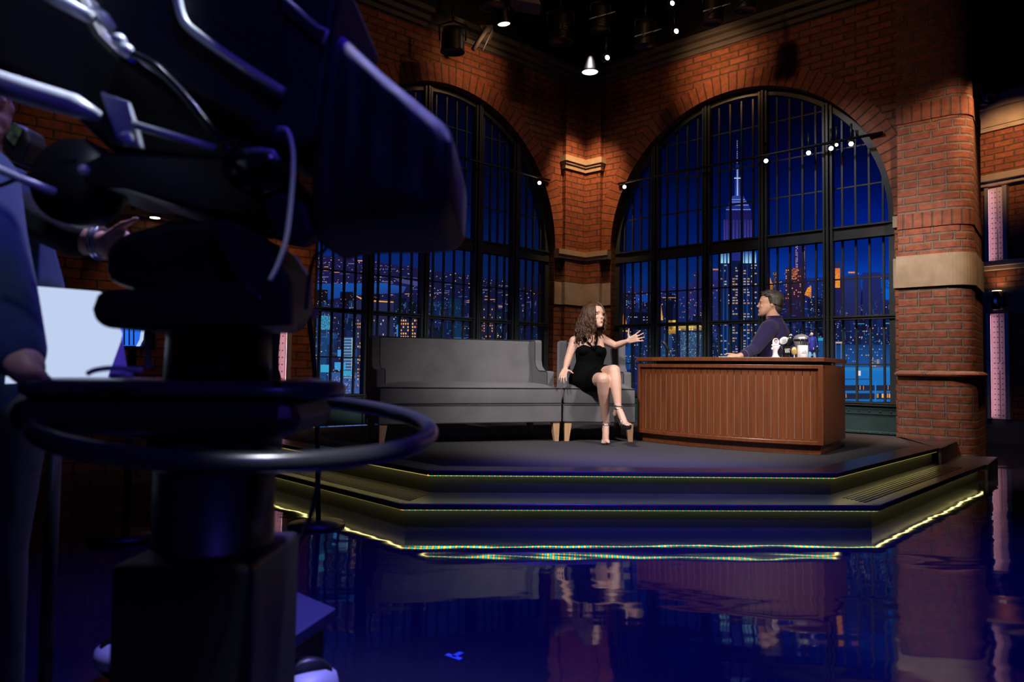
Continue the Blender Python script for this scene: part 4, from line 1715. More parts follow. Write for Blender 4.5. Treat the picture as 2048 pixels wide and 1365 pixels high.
p = desk_pt(1605.5, ROW)
t = mug('mug', 'white mug with small blue lettering holding black pens', p, 10 * S, 25.5 * S, M['ceramic'], math.radians(100))
wrap_text(['LATE', 'NIGHT'], 3.4 * S, 10 * S, 13 * S, 3.2 * S, M['ink'], t, 'mug_lettering', math.radians(-98), .9)
pm = MB()
for k in range(4):
    a = math.radians(200 + 40 * k)
    o = MB()
    base = V(p.x + 2 * S * math.cos(a), p.y + 2 * S * math.sin(a), p.z + 3 * S)
    tip = V(p.x + (-5 + 4.6 * k) * S, p.y - 2 * S, p.z + (37 + (k % 2) * 2.5) * S)
    o.tube([base, base.lerp(tip, .95), tip], [.9 * S, .9 * S, .3 * S], 8)
    tag(o.build('pen', M['gloss']), ['black pen leaning left out of the white mug', 'black pen second from the left in the white mug', 'black pen third from the left in the white mug', 'black pen leaning right out of the white mug'][k], 'pen', 'pens in the white mug')

p = desk_pt(1603, ROW + .13)
t = thing('dome', 'shiny silver dome ornament behind the white mug', 'ornament', p)
mb = MB()
mb.lathe([(0, 0), (11 * S, 0), (11 * S, 22 * S), (15.5 * S, 36 * S), (15.5 * S, 40 * S), (13.5 * S, 45 * S), (8 * S, 48.5 * S), (1 * S, 49.5 * S), (0, 51.5 * S)], n=28)
mb.build('dome_shell', M['pewter'], t)
mb = MB()
mb.lathe([(15.9 * S, 35 * S), (16.2 * S, 37 * S), (15.9 * S, 39 * S)], n=28)
mb.build('dome_rim', M['gloss'], t)

# two white paddles on a black stand behind the mugs
p = desk_pt(1570, ROW + .20)
t = thing('paddle_ornament', 'black and white ornament with an oval white panel, behind the black mug', 'ornament', p)
mb = MB()
mb.lathe([(0, 0), (9 * S, 0), (9 * S, 3 * S), (5 * S, 6 * S), (6 * S, 26 * S), (11 * S, 36 * S), (10 * S, 46 * S), (5 * S, 52 * S), (0, 54 * S)], n=20, m=Matrix.Rotation(math.radians(12), 3, 'Y'))
mb.build('black_body', M['gloss'], t)
mb = MB()
mb.ball((-6 * S, -8 * S, 37 * S), (10 * S, 2.2 * S, 7.5 * S), Matrix.Rotation(math.radians(-35), 3, 'Y'))
mb.build('oval_panel', M['ceramic'], t)
mb = MB()
mb.box((10.5 * S, -6 * S, 46 * S), (6 * S, 2 * S, 9.5 * S), Matrix.Rotation(math.radians(-30), 3, 'Y'))
mb.build('square_panel', M['ceramic'], t, bevel=.003)
mb = MB()
for k in range(4):
    mb.box((-6 * S + k * .3 * S, -10.4 * S, (40 - 2 * k) * S), (9 * S, .3 * S, .4 * S), Matrix.Rotation(math.radians(-20), 3, 'Y'))
mb.build('panel_lines', M['ink'], t)

# small figurine: blue shirt, pale blue trousers
p = desk_pt(1624, ROW + .02)
t = thing('player_figurine', 'small standing figurine in blue shirt and pale blue trousers', 'figurine', p)
mb = MB()
mb.limb(V(-4.6 * S, 0, 2 * S), V(-2.8 * S, 0, 15 * S), 2.6 * S, 3.0 * S, 10)
mb.limb(V(5.2 * S, 0, 2 * S), V(2.8 * S, 0, 15 * S), 2.6 * S, 3.0 * S, 10)
mb.build('figurine_trousers', M['skyblue'], t)
mb = MB()
mb.lathe([(0, 13 * S), (6.2 * S, 13.5 * S), (6.0 * S, 22 * S), (6.6 * S, 33 * S), (6.0 * S, 40 * S), (2.4 * S, 43.5 * S), (0, 44 * S)], n=18)
mb.limb(V(6 * S, 0, 40 * S), V(9.2 * S, 0, 26 * S), 2.3 * S, 2.0 * S, 10)
mb.limb(V(-6 * S, 0, 40 * S), V(-6.5 * S, -3 * S, 29 * S), 2.3 * S, 2.0 * S, 10)
mb.build('figurine_shirt', M['royal'], t)
mb = MB()
mb.ball((-.5 * S, 0, 47.5 * S), (3.0 * S, 3.0 * S, 3.8 * S))
mb.build('figurine_head', M['skin'], t)
mb = MB()
mb.ball((10 * S, 0, 23.5 * S), 1.6 * S)
mb.build('figurine_hand', M['skin'], t)
mb = MB()
mb.ball((.6 * S, 1 * S, 50 * S), (3.0 * S, 2.6 * S, 2.4 * S))
mb.build('figurine_cap', M['blackmug'], t)
mb = MB()
mb.box((.2 * S, -6.2 * S, 19 * S), (1 * S, .5 * S, 4 * S))
mb.build('figurine_emblem', M['ceramic'], t)
mb = MB()
mb.tube([V(6 * S, -2 * S, 16 * S), V(14.5 * S, -2 * S, 15 * S)], .8 * S, 8)
mb.build('figurine_stick', M['plastic'], t)
# ================================================================== people
def organic(mb, name, mat, parent, voxel=.006, it=4, fac=.5):
    o = mb.build(name, mat, parent, fix=True)
    r = o.modifiers.new('remesh', 'REMESH')
    r.mode = 'VOXEL'
    r.voxel_size = voxel
    r.use_smooth_shade = True
    s = o.modifiers.new('smooth', 'SMOOTH')
    s.factor = fac
    s.iterations = it
    return o


def ell_ring(c, rx, ry, rot=0.0, n=20, p=2.0, tilt=None):
    out = []
    for k in range(n):
        a = 2 * PI * k / n
        ca, sa = math.cos(a), math.sin(a)
        x = rx * math.copysign(abs(ca) ** (2 / p), ca)
        y = ry * math.copysign(abs(sa) ** (2 / p), sa)
        v = V(x * math.cos(rot) - y * math.sin(rot), x * math.sin(rot) + y * math.cos(rot), 0)
        if tilt:
            v = tilt @ v
        out.append(Vector(c) + v)
    return out


HEAD = [(-.01, .09, -.37, -.22), (.05, .17, -.415, -.10), (.13, .235, -.425, .00), (.22, .285, -.425, .12), (.33, .325, -.42, .30), (.42, .335, -.42, .37), (.50, .335, -.405, .41),
        (.58, .345, -.425, .43), (.66, .35, -.43, .44), (.78, .34, -.385, .43), (.88, .29, -.29, .37), (.95, .20, -.17, .27), (1.0, .08, -.04, .14)]


def head(mb, c, h, R, female=False):
    """c = chin-to-crown centre; local: face towards -y. Adds head, nose, lips, ears to mb. Returns local->world"""
    c = Vector(c)

    def T(x, y, z):
        return c + R @ V(x * h, (y - .0) * h, (z - .5) * h)
    rings = []
    for (z, w, f, b) in HEAD:
        ring = []
        cy, ry = (f + b) / 2, (b - f) / 2
        for k in range(20):
            a = 2 * PI * k / 20
            p = 2.25
            ca, sa = math.cos(a), math.sin(a)
            x = w * math.copysign(abs(ca) ** (2 / p), ca) * (.93 if female else 1)
            ring.append(T(x, cy + ry * math.copysign(abs(sa) ** (2 / p), sa), z))
        rings.append(ring)
    mb.loft(rings)
    nz = .72 if female else 1.05
    # nose
    mb.loft([[T(.03, -.40, .60), T(-.03, -.40, .60), T(0, -.435, .60)],
             [T(.05, -.40, .48), T(-.05, -.40, .48), T(0, -.40 - .085 * nz, .48)],
             [T(.075, -.39, .38), T(-.075, -.39, .38), T(0, -.40 - .145 * nz, .385)],
             [T(.06, -.39, .345), T(-.06, -.39, .345), T(0, -.40 - .09 * nz, .345)]])
    mb.ball(T(0, -.40 - .10 * nz, .385), .035 * h, n=8, k=6)
    # brow ridge, cheeks, lips, chin
    mb.limb(T(-.2, -.40, .60), T(.2, -.40, .60), .03 * h, .03 * h, 8)
    for s in (-1, 1):
        mb.ball(T(s * .18, -.325, .39), .075 * h, n=10, k=6)
        mb.ball(T(s * .345, .04, .47), (.035 * h, .07 * h, .105 * h), R, n=10, k=6)
    mb.limb(T(-.085, -.425, .225), T(.085, -.425, .225), .024 * h, .024 * h, 8)
    mb.limb(T(-.075, -.42, .185), T(.075, -.42, .185), .026 * h, .026 * h, 8)
    mb.ball(T(0, -.385, .06), .075 * h, n=10, k=6)
    return T


def face_parts(T, h, R, parent, eye_white=True, smile=False):
    made = []
    for s in (-1, 1):
        ex, iw, bw = MB(), MB(), MB()
        ex.ball(T(s * .15, -.345, .50), (.052 * h, .034 * h, .023 * h), R, n=14, k=8)
        e = ex.build('eye', M['eye_white'], parent)
        iw.ball(T(s * .15 + .008, -.3705, .50), (.026 * h, .011 * h, .023 * h), R, n=12, k=6)
        iw.build('iris', M['iris'], e)
        bw.tube([T(s * .065, -.418, .598), T(s * .15, -.420, .618), T(s * .235, -.375, .590)], [.009 * h, .013 * h, .005 * h], 6)
        bw.build('eyebrow', M['brow'], parent)
        ls = MB()
        ls.tube([T(s * .09, -.382, .512), T(s * .15, -.387, .525), T(s * .205, -.366, .510)], [.005 * h, .008 * h, .005 * h], 6)
        ls.build('eyelashes', M['brow'], e)
    lp = MB()
    lp.tube([T(-.10, -.405, .205), T(-.04, -.445, .222), T(0, -.450, .217), T(.04, -.445, .222), T(.10, -.405, .205)], [.006 * h, .014 * h, .013 * h, .014 * h, .006 * h], 8)
    lp.tube([T(-.10, -.405, .203), T(-.05, -.432, .190), T(0, -.442, .184), T(.05, -.432, .190), T(.10, -.405, .203)], [.006 * h, .014 * h, .018 * h, .014 * h, .006 * h], 8)
    lp.build('lips', M['lips'], parent)


def chain(mb, pts, rs, n=10):
    for (a, b), (ra, rb) in zip(zip(pts[:-1], pts[1:]), zip(rs[:-1], rs[1:])):
        mb.limb(a, b, ra, rb, n)


def hand(mb, wrist, fwd, side, size=.175, spread=.16, curl=(.25, .3, .3, .25), thumb=(.75, .5), k=1.0):
    """wrist point; fwd = towards the fingers; side = towards the thumb"""
    fwd = Vector(fwd).normalized()
    side = (Vector(side) - fwd * Vector(side).dot(fwd)).normalized()
    nrm = fwd.cross(side).normalized()          # back-of-hand or palm normal
    S_ = size
    w0 = Vector(wrist)
    pl = .50 * S_
    for o in (-.17, -.06, .06, .17):
        mb.limb(w0 + side * o * .55 * S_ + fwd * .05 * S_, w0 + fwd * pl + side * o * S_, .085 * S_ * k, .066 * S_ * k, 10)
    lens = (.40, .48, .45, .35)
    for i, o in enumerate((.18, .06, -.06, -.175)):
        base = w0 + fwd * (pl - .01 * S_ - abs(o - .03) * .12 * S_) + side * o * S_
        d = (fwd + side * (o / .18) * spread).normalized()
        l = lens[i] * S_
        ang_ = curl[i]
        pts = [base]
        dd = d.copy()
        for seg, fr in enumerate((.44, .31, .25)):
            q = Matrix.Rotation(ang_, 3, side)
            dd = (q @ dd).normalized()
            pts.append(pts[-1] + dd * l * fr)
        chain(mb, pts, [.052 * S_ * k, .047 * S_ * k, .042 * S_ * k, .036 * S_ * k], 8)
    tb = w0 + fwd * .12 * S_ + side * .14 * S_
    td = (fwd * (1 - thumb[0]) + side * thumb[0]).normalized()
    t1 = tb + td * .22 * S_
    td2 = (td + fwd * thumb[1]).normalized()
    chain(mb, [tb, t1, t1 + td2 * .17 * S_, t1 + td2 * .30 * S_], [.075 * S_ * k, .058 * S_ * k, .05 * S_ * k, .04 * S_ * k], 8)


# ------------------------------------------------------------------ the woman in the armchair
DY = chair_c.y - 6.27


def A(x, y, Y):
    return aty(x, y, Y + DY)


wl = thing('person', 'woman in a black halter dress sitting with legs crossed in the armchair, hand raised', 'person', A(1172, 772, 6.45))
bm_ = MB()
kx = 6.45 / FPX


def pxring(px, py, Y, hw, hd, rot=0.0, p=2.2):
    return ell_ring(A(px, py, Y), hw * Y / FPX, hd, rot, 20, p)


TY = 6.42
ROT = math.radians(14)
torso = [(1170, 772, TY + .02, 27, .125), (1170, 757, TY + .03, 28, .125), (1177, 740, TY + .03, 26.5, .105), (1180, 724, TY + .03, 25, .095), (1182, 708, TY + .03, 28, .105), (1181, 696, TY + .035, 28, .11), (1178, 686, TY + .05, 29, .095), (1176, 678, TY + .06, 27, .075), (1178, 671, TY + .065, 17, .06)]
bm_.loft([pxring(x, y, Y, hw, hd, ROT) for x, y, Y, hw, hd in torso])
# neck
chain(bm_, [A(1179, 675, TY + .07), A(1183, 660, TY + .05), A(1185, 646, TY + .03)], [.058, .047, .047], 14)
# shoulders and arms
shR, shL = A(1149, 683, TY + .02), A(1204, 679, TY + .11)
bm_.limb(A(1174, 678, TY + .07), shR, .05, .050)
bm_.limb(A(1180, 678, TY + .07), shL, .05, .048)
elR, wrR = A(1137, 716, TY + .0), A(1130.5, 738, TY - .19)
chain(bm_, [shR, shR.lerp(elR, .5), elR, elR.lerp(wrR, .35), wrR], [.047, .042, .035, .034, .022])
hand(bm_, wrR, A(1124, 756, TY - .26) - wrR, (1, -.5, .1), .16, .2, (.2, .3, .35, .4), (.75, .5))
elL, wrL = A(1231, 692, TY + .13), A(1256, 682.5, TY + .02)
chain(bm_, [shL, shL.lerp(elL, .5), elL, elL.lerp(wrL, .4), wrL], [.045, .040, .034, .032, .021])
hand(bm_, wrL, A(1285, 672, TY - .03) - wrL, (-.25, -.15, 1), .165, .34, (.06, .02, .05, .12), (.85, .35))
# legs: the far one crosses over the near one
hA, kA, aA = A(1190, 757, TY + .02), A(1228, 742, 6.02), A(1236.5, 815, 5.93)
hB, kB, aB = A(1178, 764, TY + .0), A(1206, 759, 5.98), A(1212, 847, 6.17)
chain(bm_, [hA, hA.lerp(kA, .55), kA], [.085, .072, .054], 16)
chain(bm_, [kA, kA.lerp(aA, .3), kA.lerp(aA, .65), aA], [.054, .053, .040, .027], 16)
chain(bm_, [hB, hB.lerp(kB, .55), kB], [.085, .072, .056], 16)
chain(bm_, [kB, kB.lerp(aB, .28), kB.lerp(aB, .65), aB], [.056, .055, .040, .028], 16)


def foot(mb, ankle, heel, ball, toe, wid=.034):
    chain(mb, [ankle, heel], [.029, .024], 12)
    chain(mb, [ankle, ankle.lerp(ball, .5), ball], [.027, .030, wid * .86], 12)
    d = (toe - ball)
    sd = V(-d.y, d.x, 0)
    sd = sd.normalized() if sd.length > .005 else V(1, 0, 0)
    for k in range(5):
        o = (k - 2) * wid * .42
        mb.limb(ball + sd * o * .8, toe + sd * o - d * (.08 * abs(k - 1)), .013, .010, 8)


heA, baA, toA = A(1231, 829, 5.97), A(1249, 847, 5.86), A(1259, 851, 5.81)
foot(bm_, aA, heA, baA, toA)
heB, baB, toB = A(1209, 862, 6.21), A(1211, 881.5, 6.14), A(1211, 886.5, 6.09)
foot(bm_, aB, heB, baB, toB)
# head
HH = .226
Rw = Matrix.Rotation(math.radians(39), 3, 'Z') @ Matrix.Rotation(math.radians(-3), 3, 'X')
hc = A(1187, 631.5, TY + .0)
Tw = head(bm_, hc, HH, Rw, True)
organic(bm_, 'body', M['skin'], None, .0052, 3, .5).name = 'body'
body = COL.objects['body']
wparent(body, wl)
fp0 = set(COL.objects)
face_parts(Tw, HH, Rw, None)
for o in set(COL.objects) - fp0:
    if o.parent is None:
        wparent(o, wl)
# dress
db = MB()
dr_t = [(1170, 776, TY + .0, 29.5, .150), (1169, 757, TY + .02, 30.5, .145), (1176, 740, TY + .03, 29, .120), (1180, 724, TY + .03, 27, .108), (1182, 708, TY + .03, 30.5, .122), (1181.5, 699, TY + .03, 30.5, .125), (1181, 694.5, TY + .035, 28, .112)]
db.loft([pxring(x, y, Y, hw, hd, ROT) for x, y, Y, hw, hd in dr_t])
for (x, y) in ((1168, 701), (1196, 702)):
    db.ball(A(x, y, TY - .06), (.058, .05, .05))
chain(db, [hA, hA.lerp(kA, .55)], [.104, .088], 16)
chain(db, [hB, hB.lerp(kB, .62)], [.102, .090], 16)
db.limb(A(1172, 766, TY - .12), A(1194, 762, TY - .22), .09, .085)
o = organic(db, 'dress', M['dress'], None, .007, 3, .5)
wparent(o, wl)
sb = MB()
cx = A(1189, 699, TY - .12)
for pts in (((1189, 699, -.115), (1182, 692, -.11), (1172, 682, -.055), (1164, 675, .0), (1168, 670, .08)), ((1189, 699, -.115), (1192, 690, -.105), (1194.5, 678, -.045), (1193.5, 667, .01), (1186, 664, .06))):
    sb.tube([A(x, y, TY + d) for x, y, d in pts], .0095, 8)
wparent(sb.build('halter_straps', M['dress']), wl)
# shoes
for (nm, an, he, ba, to, ground) in (('shoe', aA, heA, baA, toA, None), ('shoe', aB, heB, baB, toB, ZS)):
    s_ = MB()
    up = V(0, 0, 1)
    dn = V(0, 0, -.028)
    s_.tube([he + dn, he.lerp(ba, .5) + dn * 1.05, ba + dn * .95, to + dn * .5], [.016, .018, .030, .024], 8)
    tip = he + V(0, 0, -.115) if ground is None else V(he.x, he.y, ZS + .001)
    s_.tube([he + dn * .8, he.lerp(tip, .5), tip], [.014, .007, .0055], 8)
    o = s_.build(nm, M['sole'])
    wparent(o, wl)
    st = MB()
    for k, (f, r) in enumerate(((.06, .034), (.16, .034), (.0, .033))):
        st = MB()
        c = an.lerp(he, f - .05) + V(0, 0, .012 - .012 * k)
        ring = [c + V(math.cos(2 * PI * q / 18) * r, math.sin(2 * PI * q / 18) * r, .004 * math.sin(4 * PI * q / 18 + k)) for q in range(18)]
        st.tube(ring, .0045, 6, closed=True)
        st.build('ankle_strap', M['silver'], o)
    d = (to - ba)
    sd = V(-d.y, d.x, 0)
    sd = sd.normalized() if sd.length > .005 else V(1, 0, 0)
    for f in (-.25, .15):
        c = ba.lerp(to, f)
        st = MB()
        st.tube([c - sd * .037 - V(0, 0, .018), c - sd * .024 + V(0, 0, .020), c + V(0, 0, .027), c + sd * .024 + V(0, 0, .020), c + sd * .037 - V(0, 0, .018)], .0055, 6)
        st.build('toe_strap', M['silver'], o)
# hair: cap and curls
hb = MB()
rings = []
for (z, w, f, b) in HEAD:
    if z < .56:
        continue
    ring = []
    ff = f - .03 if z > .8 else -.17 - (z - .56) * .6
    for k in range(20):
        a = 2 * PI * k / 20
        cy, ry = (ff + b + .07) / 2, (b + .07 - ff) / 2
        ring.append(Tw((w + .05) * math.cos(a), cy + ry * math.sin(a), z + (.045 if z > .8 else 0)))
    rings.append(ring)
hb.loft(rings)
rh = random.Random(5)
for k in range(190):
    th = math.radians(rh.uniform(-52, 232))
    part = V(.10, -.06 + .30 * rh.random(), 1.0)          # side parting
    longer = 1.0 if math.radians(60) < th < math.radians(236) else .45
    lp = rh.uniform(.15, .285) * (longer if longer == 1 else rh.uniform(.5, .8))
    ph, amp = rh.uniform(0, 6), rh.uniform(.007, .015)
    lift = rh.uniform(1.02, 1.13)
    pol1 = rh.uniform(1.35, 1.62)
    pts, rs = [], []
    n1, n2 = 6, 15
    for i in range(n1):
        t = i / (n1 - 1)
        pol = .12 + (pol1 - .12) * t
        x = .385 * math.cos(th) * math.sin(pol) * lift + part.x * (1 - t) * .7
        y = .045 + .455 * math.sin(th) * math.sin(pol) * lift
        z = .55 + .50 * math.cos(pol) * (1 + (lift - 1) * .6)
        pts.append(Tw(x, y, z))
        rs.append(.0065 + .004 * t)
    e = pts[-1]
    out = (Rw @ V(math.cos(th), math.sin(th), 0))
    for i in range(1, n2):
        t = i / (n2 - 1)
        c = e + out * .022 * math.sin(min(1, t * 1.6) * PI / 2) + V(-.040, -.012, 0) * t * t * rh.uniform(.9, 1.1) * longer - V(0, 0, lp * t)
        c += V(math.cos(ph + t * lp * 75) * amp, math.sin(ph + t * lp * 75) * amp, 0) * min(1, t * 3)
        pts.append(c)
        rs.append(.0105 * (1 - .6 * t))
    hb.tube(pts, rs, 6)
wparent(hb.build('hair', M['hair']), wl)

A = aty
# ------------------------------------------------------------------ the man behind the desk
def HD(px, py, depth):
    return onp(px, py, D0 + NPL * depth, DN)


hm = thing('person', 'man in a navy sweater sitting behind the wooden desk, turned to the woman', 'person', HD(1545, 760, 1.05))
b2 = MB()
HHm = .238
fdir = Vector((-.955, .295, 0))
Rm = Matrix.Rotation(math.atan2(fdir.x, -fdir.y), 3, 'Z') @ Matrix.Rotation(math.radians(-4), 3, 'X')
hcm = HD(1541, 609, 1.0)
Tm = head(b2, hcm, HHm, Rm)
chain(b2, [HD(1550, 650, 1.02), HD(1546, 634, 1.01), HD(1544, 616, 1.0)], [.075, .064, .062], 16)
# forearm stub and hand resting on the cards
wrm = HD(1478, 712.5, .50)
hand(b2, wrm, HD(1456, 716, .43) - wrm, (-.35, .55, .35), .17, .03, (-.65, -.75, -.8, -.85), (.45, .6))
chain(b2, [HD(1548, 690, 1.0), HD(1537, 662, .92), HD(1510, 699, .75), HD(1490, 710, .56), wrm], [.06, .05, .04, .032, .026])
# hips and thighs, hidden by the desk but carried by the chair
hipm = HD(1550, 752, 1.12)
hipm.z = ZS + .56
b2.limb(HD(1551, 700, 1.05), hipm, .13, .13)
body_m = organic(b2, 'body', M['skin_m'], None, .0058, 3)
wparent(body_m, hm)
fp0 = set(COL.objects)
face_parts(Tm, HHm, Rm, None)
for o in set(COL.objects) - fp0:
    if o.parent is None:
        wparent(o, hm)
s2 = MB()
sw_r = [(1547, 742, 1.06, 36, .13), (1547, 722, 1.05, 34, .13), (1548, 700, 1.04, 32.5, .135), (1548, 680, 1.03, 32, .135), (1547.5, 664, 1.03, 29.5, .125), (1548, 652, 1.02, 24, .11), (1549, 643, 1.02, 17.5, .085), (1549, 635.5, 1.015, 14.5, .068)]
rgs = []
for x, y, d, hw, hd in sw_r:
    c = HD(x, y, d)
    rgs.append(ell_ring(c, hw * c.y / FPX, hd, ang * .4, 22, 2.3))
s2.loft(rgs)
shm, elm = HD(1537, 659, .90), HD(1509, 699, .74)
wr2 = HD(1487, 710, .545)
chain(s2, [HD(1545, 655, .98), shm, shm.lerp(elm, .5), elm], [.085, .086, .072, .060], 16)
chain(s2, [elm, elm.lerp(wr2, .5), wr2], [.058, .050, .040], 14)
chain(s2, [HD(1556, 657, 1.1), HD(1552, 668, 1.2), HD(1528, 705, 1.1)], [.085, .08, .06], 14)
o = organic(s2, 'sweater', M['sweater'], None, .008, 4)
wparent(o, hm)
cu = MB()
cu.tube([wr2 + (elm - wr2).normalized() * .02, wr2 - (elm - wr2).normalized() * .012], [.043, .041], 16)
cc_ = HD(1549, 634.5, 1.015)
cu.tube(ell_ring(cc_, 14.3 * cc_.y / FPX, .067, 0, 20), .009, 8, closed=True)
wparent(cu.build('ribbed_trim', M['sweater']), hm)
tr = MB()
for dx in (-.09, .09):
    h_ = hipm + DU * dx
    k_ = h_ + Vector((-.30, .10, .02))
    f_ = V(k_.x - .02, k_.y + .02, ZS + .07)
    chain(tr, [h_, k_, f_], [.095, .075, .05], 12)
    tr.limb(f_ - V(0, 0, .02), f_ + V(-.15, .05, -.02), .045, .04)
o = organic(tr, 'trousers', M['trouser'], None, .012, 2)
wparent(o, hm)
# swept-back hair
h2 = MB()
rings = []
for (z, w, f, b) in [(.36, .28, .16, .36), (.44, .325, .08, .42), (.50, .345, .06, .45), (.56, .355, -.05, .47), (.64, .365, -.14, .485), (.72, .365, -.24, .49), (.80, .36, -.36, .48), (.88, .325, -.40, .45), (.96, .27, -.36, .38), (1.04, .19, -.28, .27), (1.085, .08, -.16, .12)]:
    ring = []
    for k in range(22):
        a = 2 * PI * k / 22
        cy, ry = (f + b + .03) / 2, (b + .03 - f) / 2
        ring.append(Tm((w + .012) * math.cos(a), cy + ry * math.sin(a), z))
    rings.append(ring)
h2.loft(rings)
h2.loft([[Tm(w_ * math.cos(2 * PI * k / 18), cy_ + ry_ * math.sin(2 * PI * k / 18), z) for k in range(18)] for z, w_, cy_, ry_ in ((.10, .14, .30, .07), (.16, .21, .29, .11), (.26, .27, .27, .17), (.38, .33, .25, .22), (.50, .34, .24, .26))])
rh = random.Random(8)
for k in range(120):
    u = rh.uniform(-.33, .33)
    z0_ = .96 - abs(u) * .55
    f0 = -.40 + abs(u) * .55
    n = 8
    pts = []
    for i in range(n):
        t = i / (n - 1)
        th = t * rh.uniform(1.9, 2.3)
        y = f0 + (0.50 - f0) * (1 - math.cos(th)) / 1.75
        zz = .62 + (z0_ - .62) * (1 - .2 * t) + .13 * math.sin(min(PI, th * 1.15)) - .40 * t * t
        x = u * (1.0 + .12 * math.sin(PI * t))
        pts.append(Tm(x, min(y, .515), zz))
    h2.tube(pts, [.0045, .0075, .008, .008, .008, .0075, .0065, .003], 5)
for s in (-1, 1):
    for k in range(16):
        z = .50 + .02 * k
        h2.tube([Tm(s * .345, -.04 - .008 * k, z), Tm(s * .372, .12, z + .005), Tm(s * .35, .30, z - .05), Tm(s * .27, .43, z - .10)], [.004, .0065, .0065, .004], 5)
wparent(h2.build('hair', M['hair_m']), hm)

# his chair, mostly hidden by the desk
sc_ = flat(hipm, ZS)
dc = thing('desk_chair', 'dark chair the man behind the desk sits on, hidden by the desk', 'chair', sc_)
mb = MB()
mb.box((0, 0, .40), (.48, .48, .08))
mb.build('seat', M['darkcloth'], dc, bevel=.03, seg=3)
mb = MB()
mb.lathe([(0, .0), (.28, .0), (.28, .03), (.05, .06), (.035, .36), (0, .36)], n=20)
mb.build('base', M['plastic'], dc)
# ================================================================== foreground studio camera on its pedestal
def profile(pts, Y, th, mat, name, parent, bevel=.01, seg=3, skew=(0, 0)):
    """side profile seen in the picture at distance Y, built as a solid th metres thick"""
    mb = MB()
    a = [A(x, y, Y) for x, y in pts]
    mb.prism(a, (skew[0], th, skew[1]))
    return wparent(mb.build(name, mat, None, bevel=bevel, seg=seg), parent)


def rod(pts, Y, rpx, mat, name, parent, n=12):
    mb = MB()
    p3 = [A(q[0], q[1], q[2] if len(q) > 2 else Y) for q in pts]
    mb.tube(p3, [rpx * p.y / FPX for p in p3] if not isinstance(rpx, list) else [r * p.y / FPX for r, p in zip(rpx, p3)], n)
    return wparent(mb.build(name, mat), parent)


def smooth_path(pts, n=6):
    out = []
    P_ = [Vector(p) for p in pts]
    for i in range(len(P_) - 1):
        p0, p1, p2, p3 = P_[max(i - 1, 0)], P_[i], P_[i + 1], P_[min(i + 2, len(P_) - 1)]
        for k in range(n):
            t = k / n
            out.append(.5 * ((2 * p1) + (-p0 + p2) * t + (2 * p0 - 5 * p1 + 4 * p2 - p3) * t * t + (-p0 + 3 * p1 - 3 * p2 + p3) * t ** 3))
    out.append(P_[-1])
    return out


CY = 1.32                      # distance of the pedestal axis
cx0 = A(440, 700, CY)
ped = thing('camera_pedestal', 'dark studio camera pedestal with a large steering ring, standing in front of the stage', 'pedestal', (cx0.x, CY, 0))
pl, gl = M['plastic'], M['gloss']


def zat(py, Y, px=440):
    return A(px, py, Y).z


# column, in three telescoping stages
ax = (cx0.x, CY, 0)


def lathe_part(name, prof, mat, c=ax, n=40, parent=ped):
    mb = MB()
    mb.lathe(prof, c, n)
    return wparent(mb.build(name, mat), parent)


r_of = lambda px_: px_ * CY / FPX
lathe_part('column_stage', [(r_of(112), .10), (r_of(112), zat(935, CY)), (0, zat(935, CY))], pl)
lathe_part('column_stage', [(r_of(80), zat(935, CY)), (r_of(80), zat(820, CY)), (0, zat(820, CY))], pl)
lathe_part('column_stage', [(r_of(100), zat(760, CY)), (r_of(96), zat(640, CY)), (0, zat(640, CY))], pl)
# flat head plate above the ring with rounded ends
z1, z0 = zat(765, CY - .2), zat(803, CY - .2)
hp = MB()
X0, X1 = A(78, 780, CY).x, A(688, 780, CY).x
ringp = []
n = 12
for k in range(n + 1):
    t = -PI / 2 + PI * k / n
    ringp.append((X1 - .14 + .14 * math.cos(t), CY - .0 + .14 * math.sin(t)))
for k in range(n + 1):
    t = PI / 2 + PI * k / n
    ringp.append((X0 + .10 + .10 * math.cos(t), CY + .14 * math.sin(t)))
def sc_ring(f, z):
    mx_, my_ = (X0 + X1) / 2, CY
    return [V(mx_ + (x - mx_) * (1 - (1 - f) * .25), my_ + (y - my_) * f, z) for x, y in ringp]
hp.loft([sc_ring(.93, z0), sc_ring(1, z0 + .008), sc_ring(1, z1 - .012), sc_ring(.9, z1 - .003), sc_ring(.78, z1)])
wparent(hp.build('head_plate', M['headplate']), ped)
for (xa, xb, ya, yb) in ((548, 562, 762, 800), ):
    mb = MB()
    mb.box((A(552, 780, CY - .13).x, CY - .0, z1 + .001), (.012, .26, .006))
    wparent(mb.build('plate_seam', pl), ped)
mb = MB()
mb.box((A(380, 780, CY).x, CY - .02, (z0 + zat(860, CY)) / 2), (r_of(520), .26, z0 - zat(860, CY)))
wparent(mb.build('counterweight_box', pl, None, bevel=.03), ped)
# steering ring, slightly tilted, with three spokes
RC = V(-.497, 1.311, .813)
RT = Matrix(((1, 0, 0), (0, 1, 0), (-.064, .08, 1)))
ring = [RC + RT @ V(.34 * math.cos(2 * PI * k / 72), .34 * math.sin(2 * PI * k / 72), 0) for k in range(72)]
mb = MB()
mb.tube(ring, .0165, 16, closed=True)
wparent(mb.build('steering_ring', M['ring']), ped)
for d in (100, 205, 300):
    a = math.radians(d)
    mb = MB()
    mb.tube([RC + RT @ V(.34 * math.cos(a), .34 * math.sin(a), 0), RC + RT @ V(.10 * math.cos(a), .10 * math.sin(a), -.03)], .012, 10)
    wparent(mb.build('ring_spoke', pl), ped)
lathe_part('ring_hub', [(0, .75), (.12, .75), (.12, .82), (0, .82)], pl)
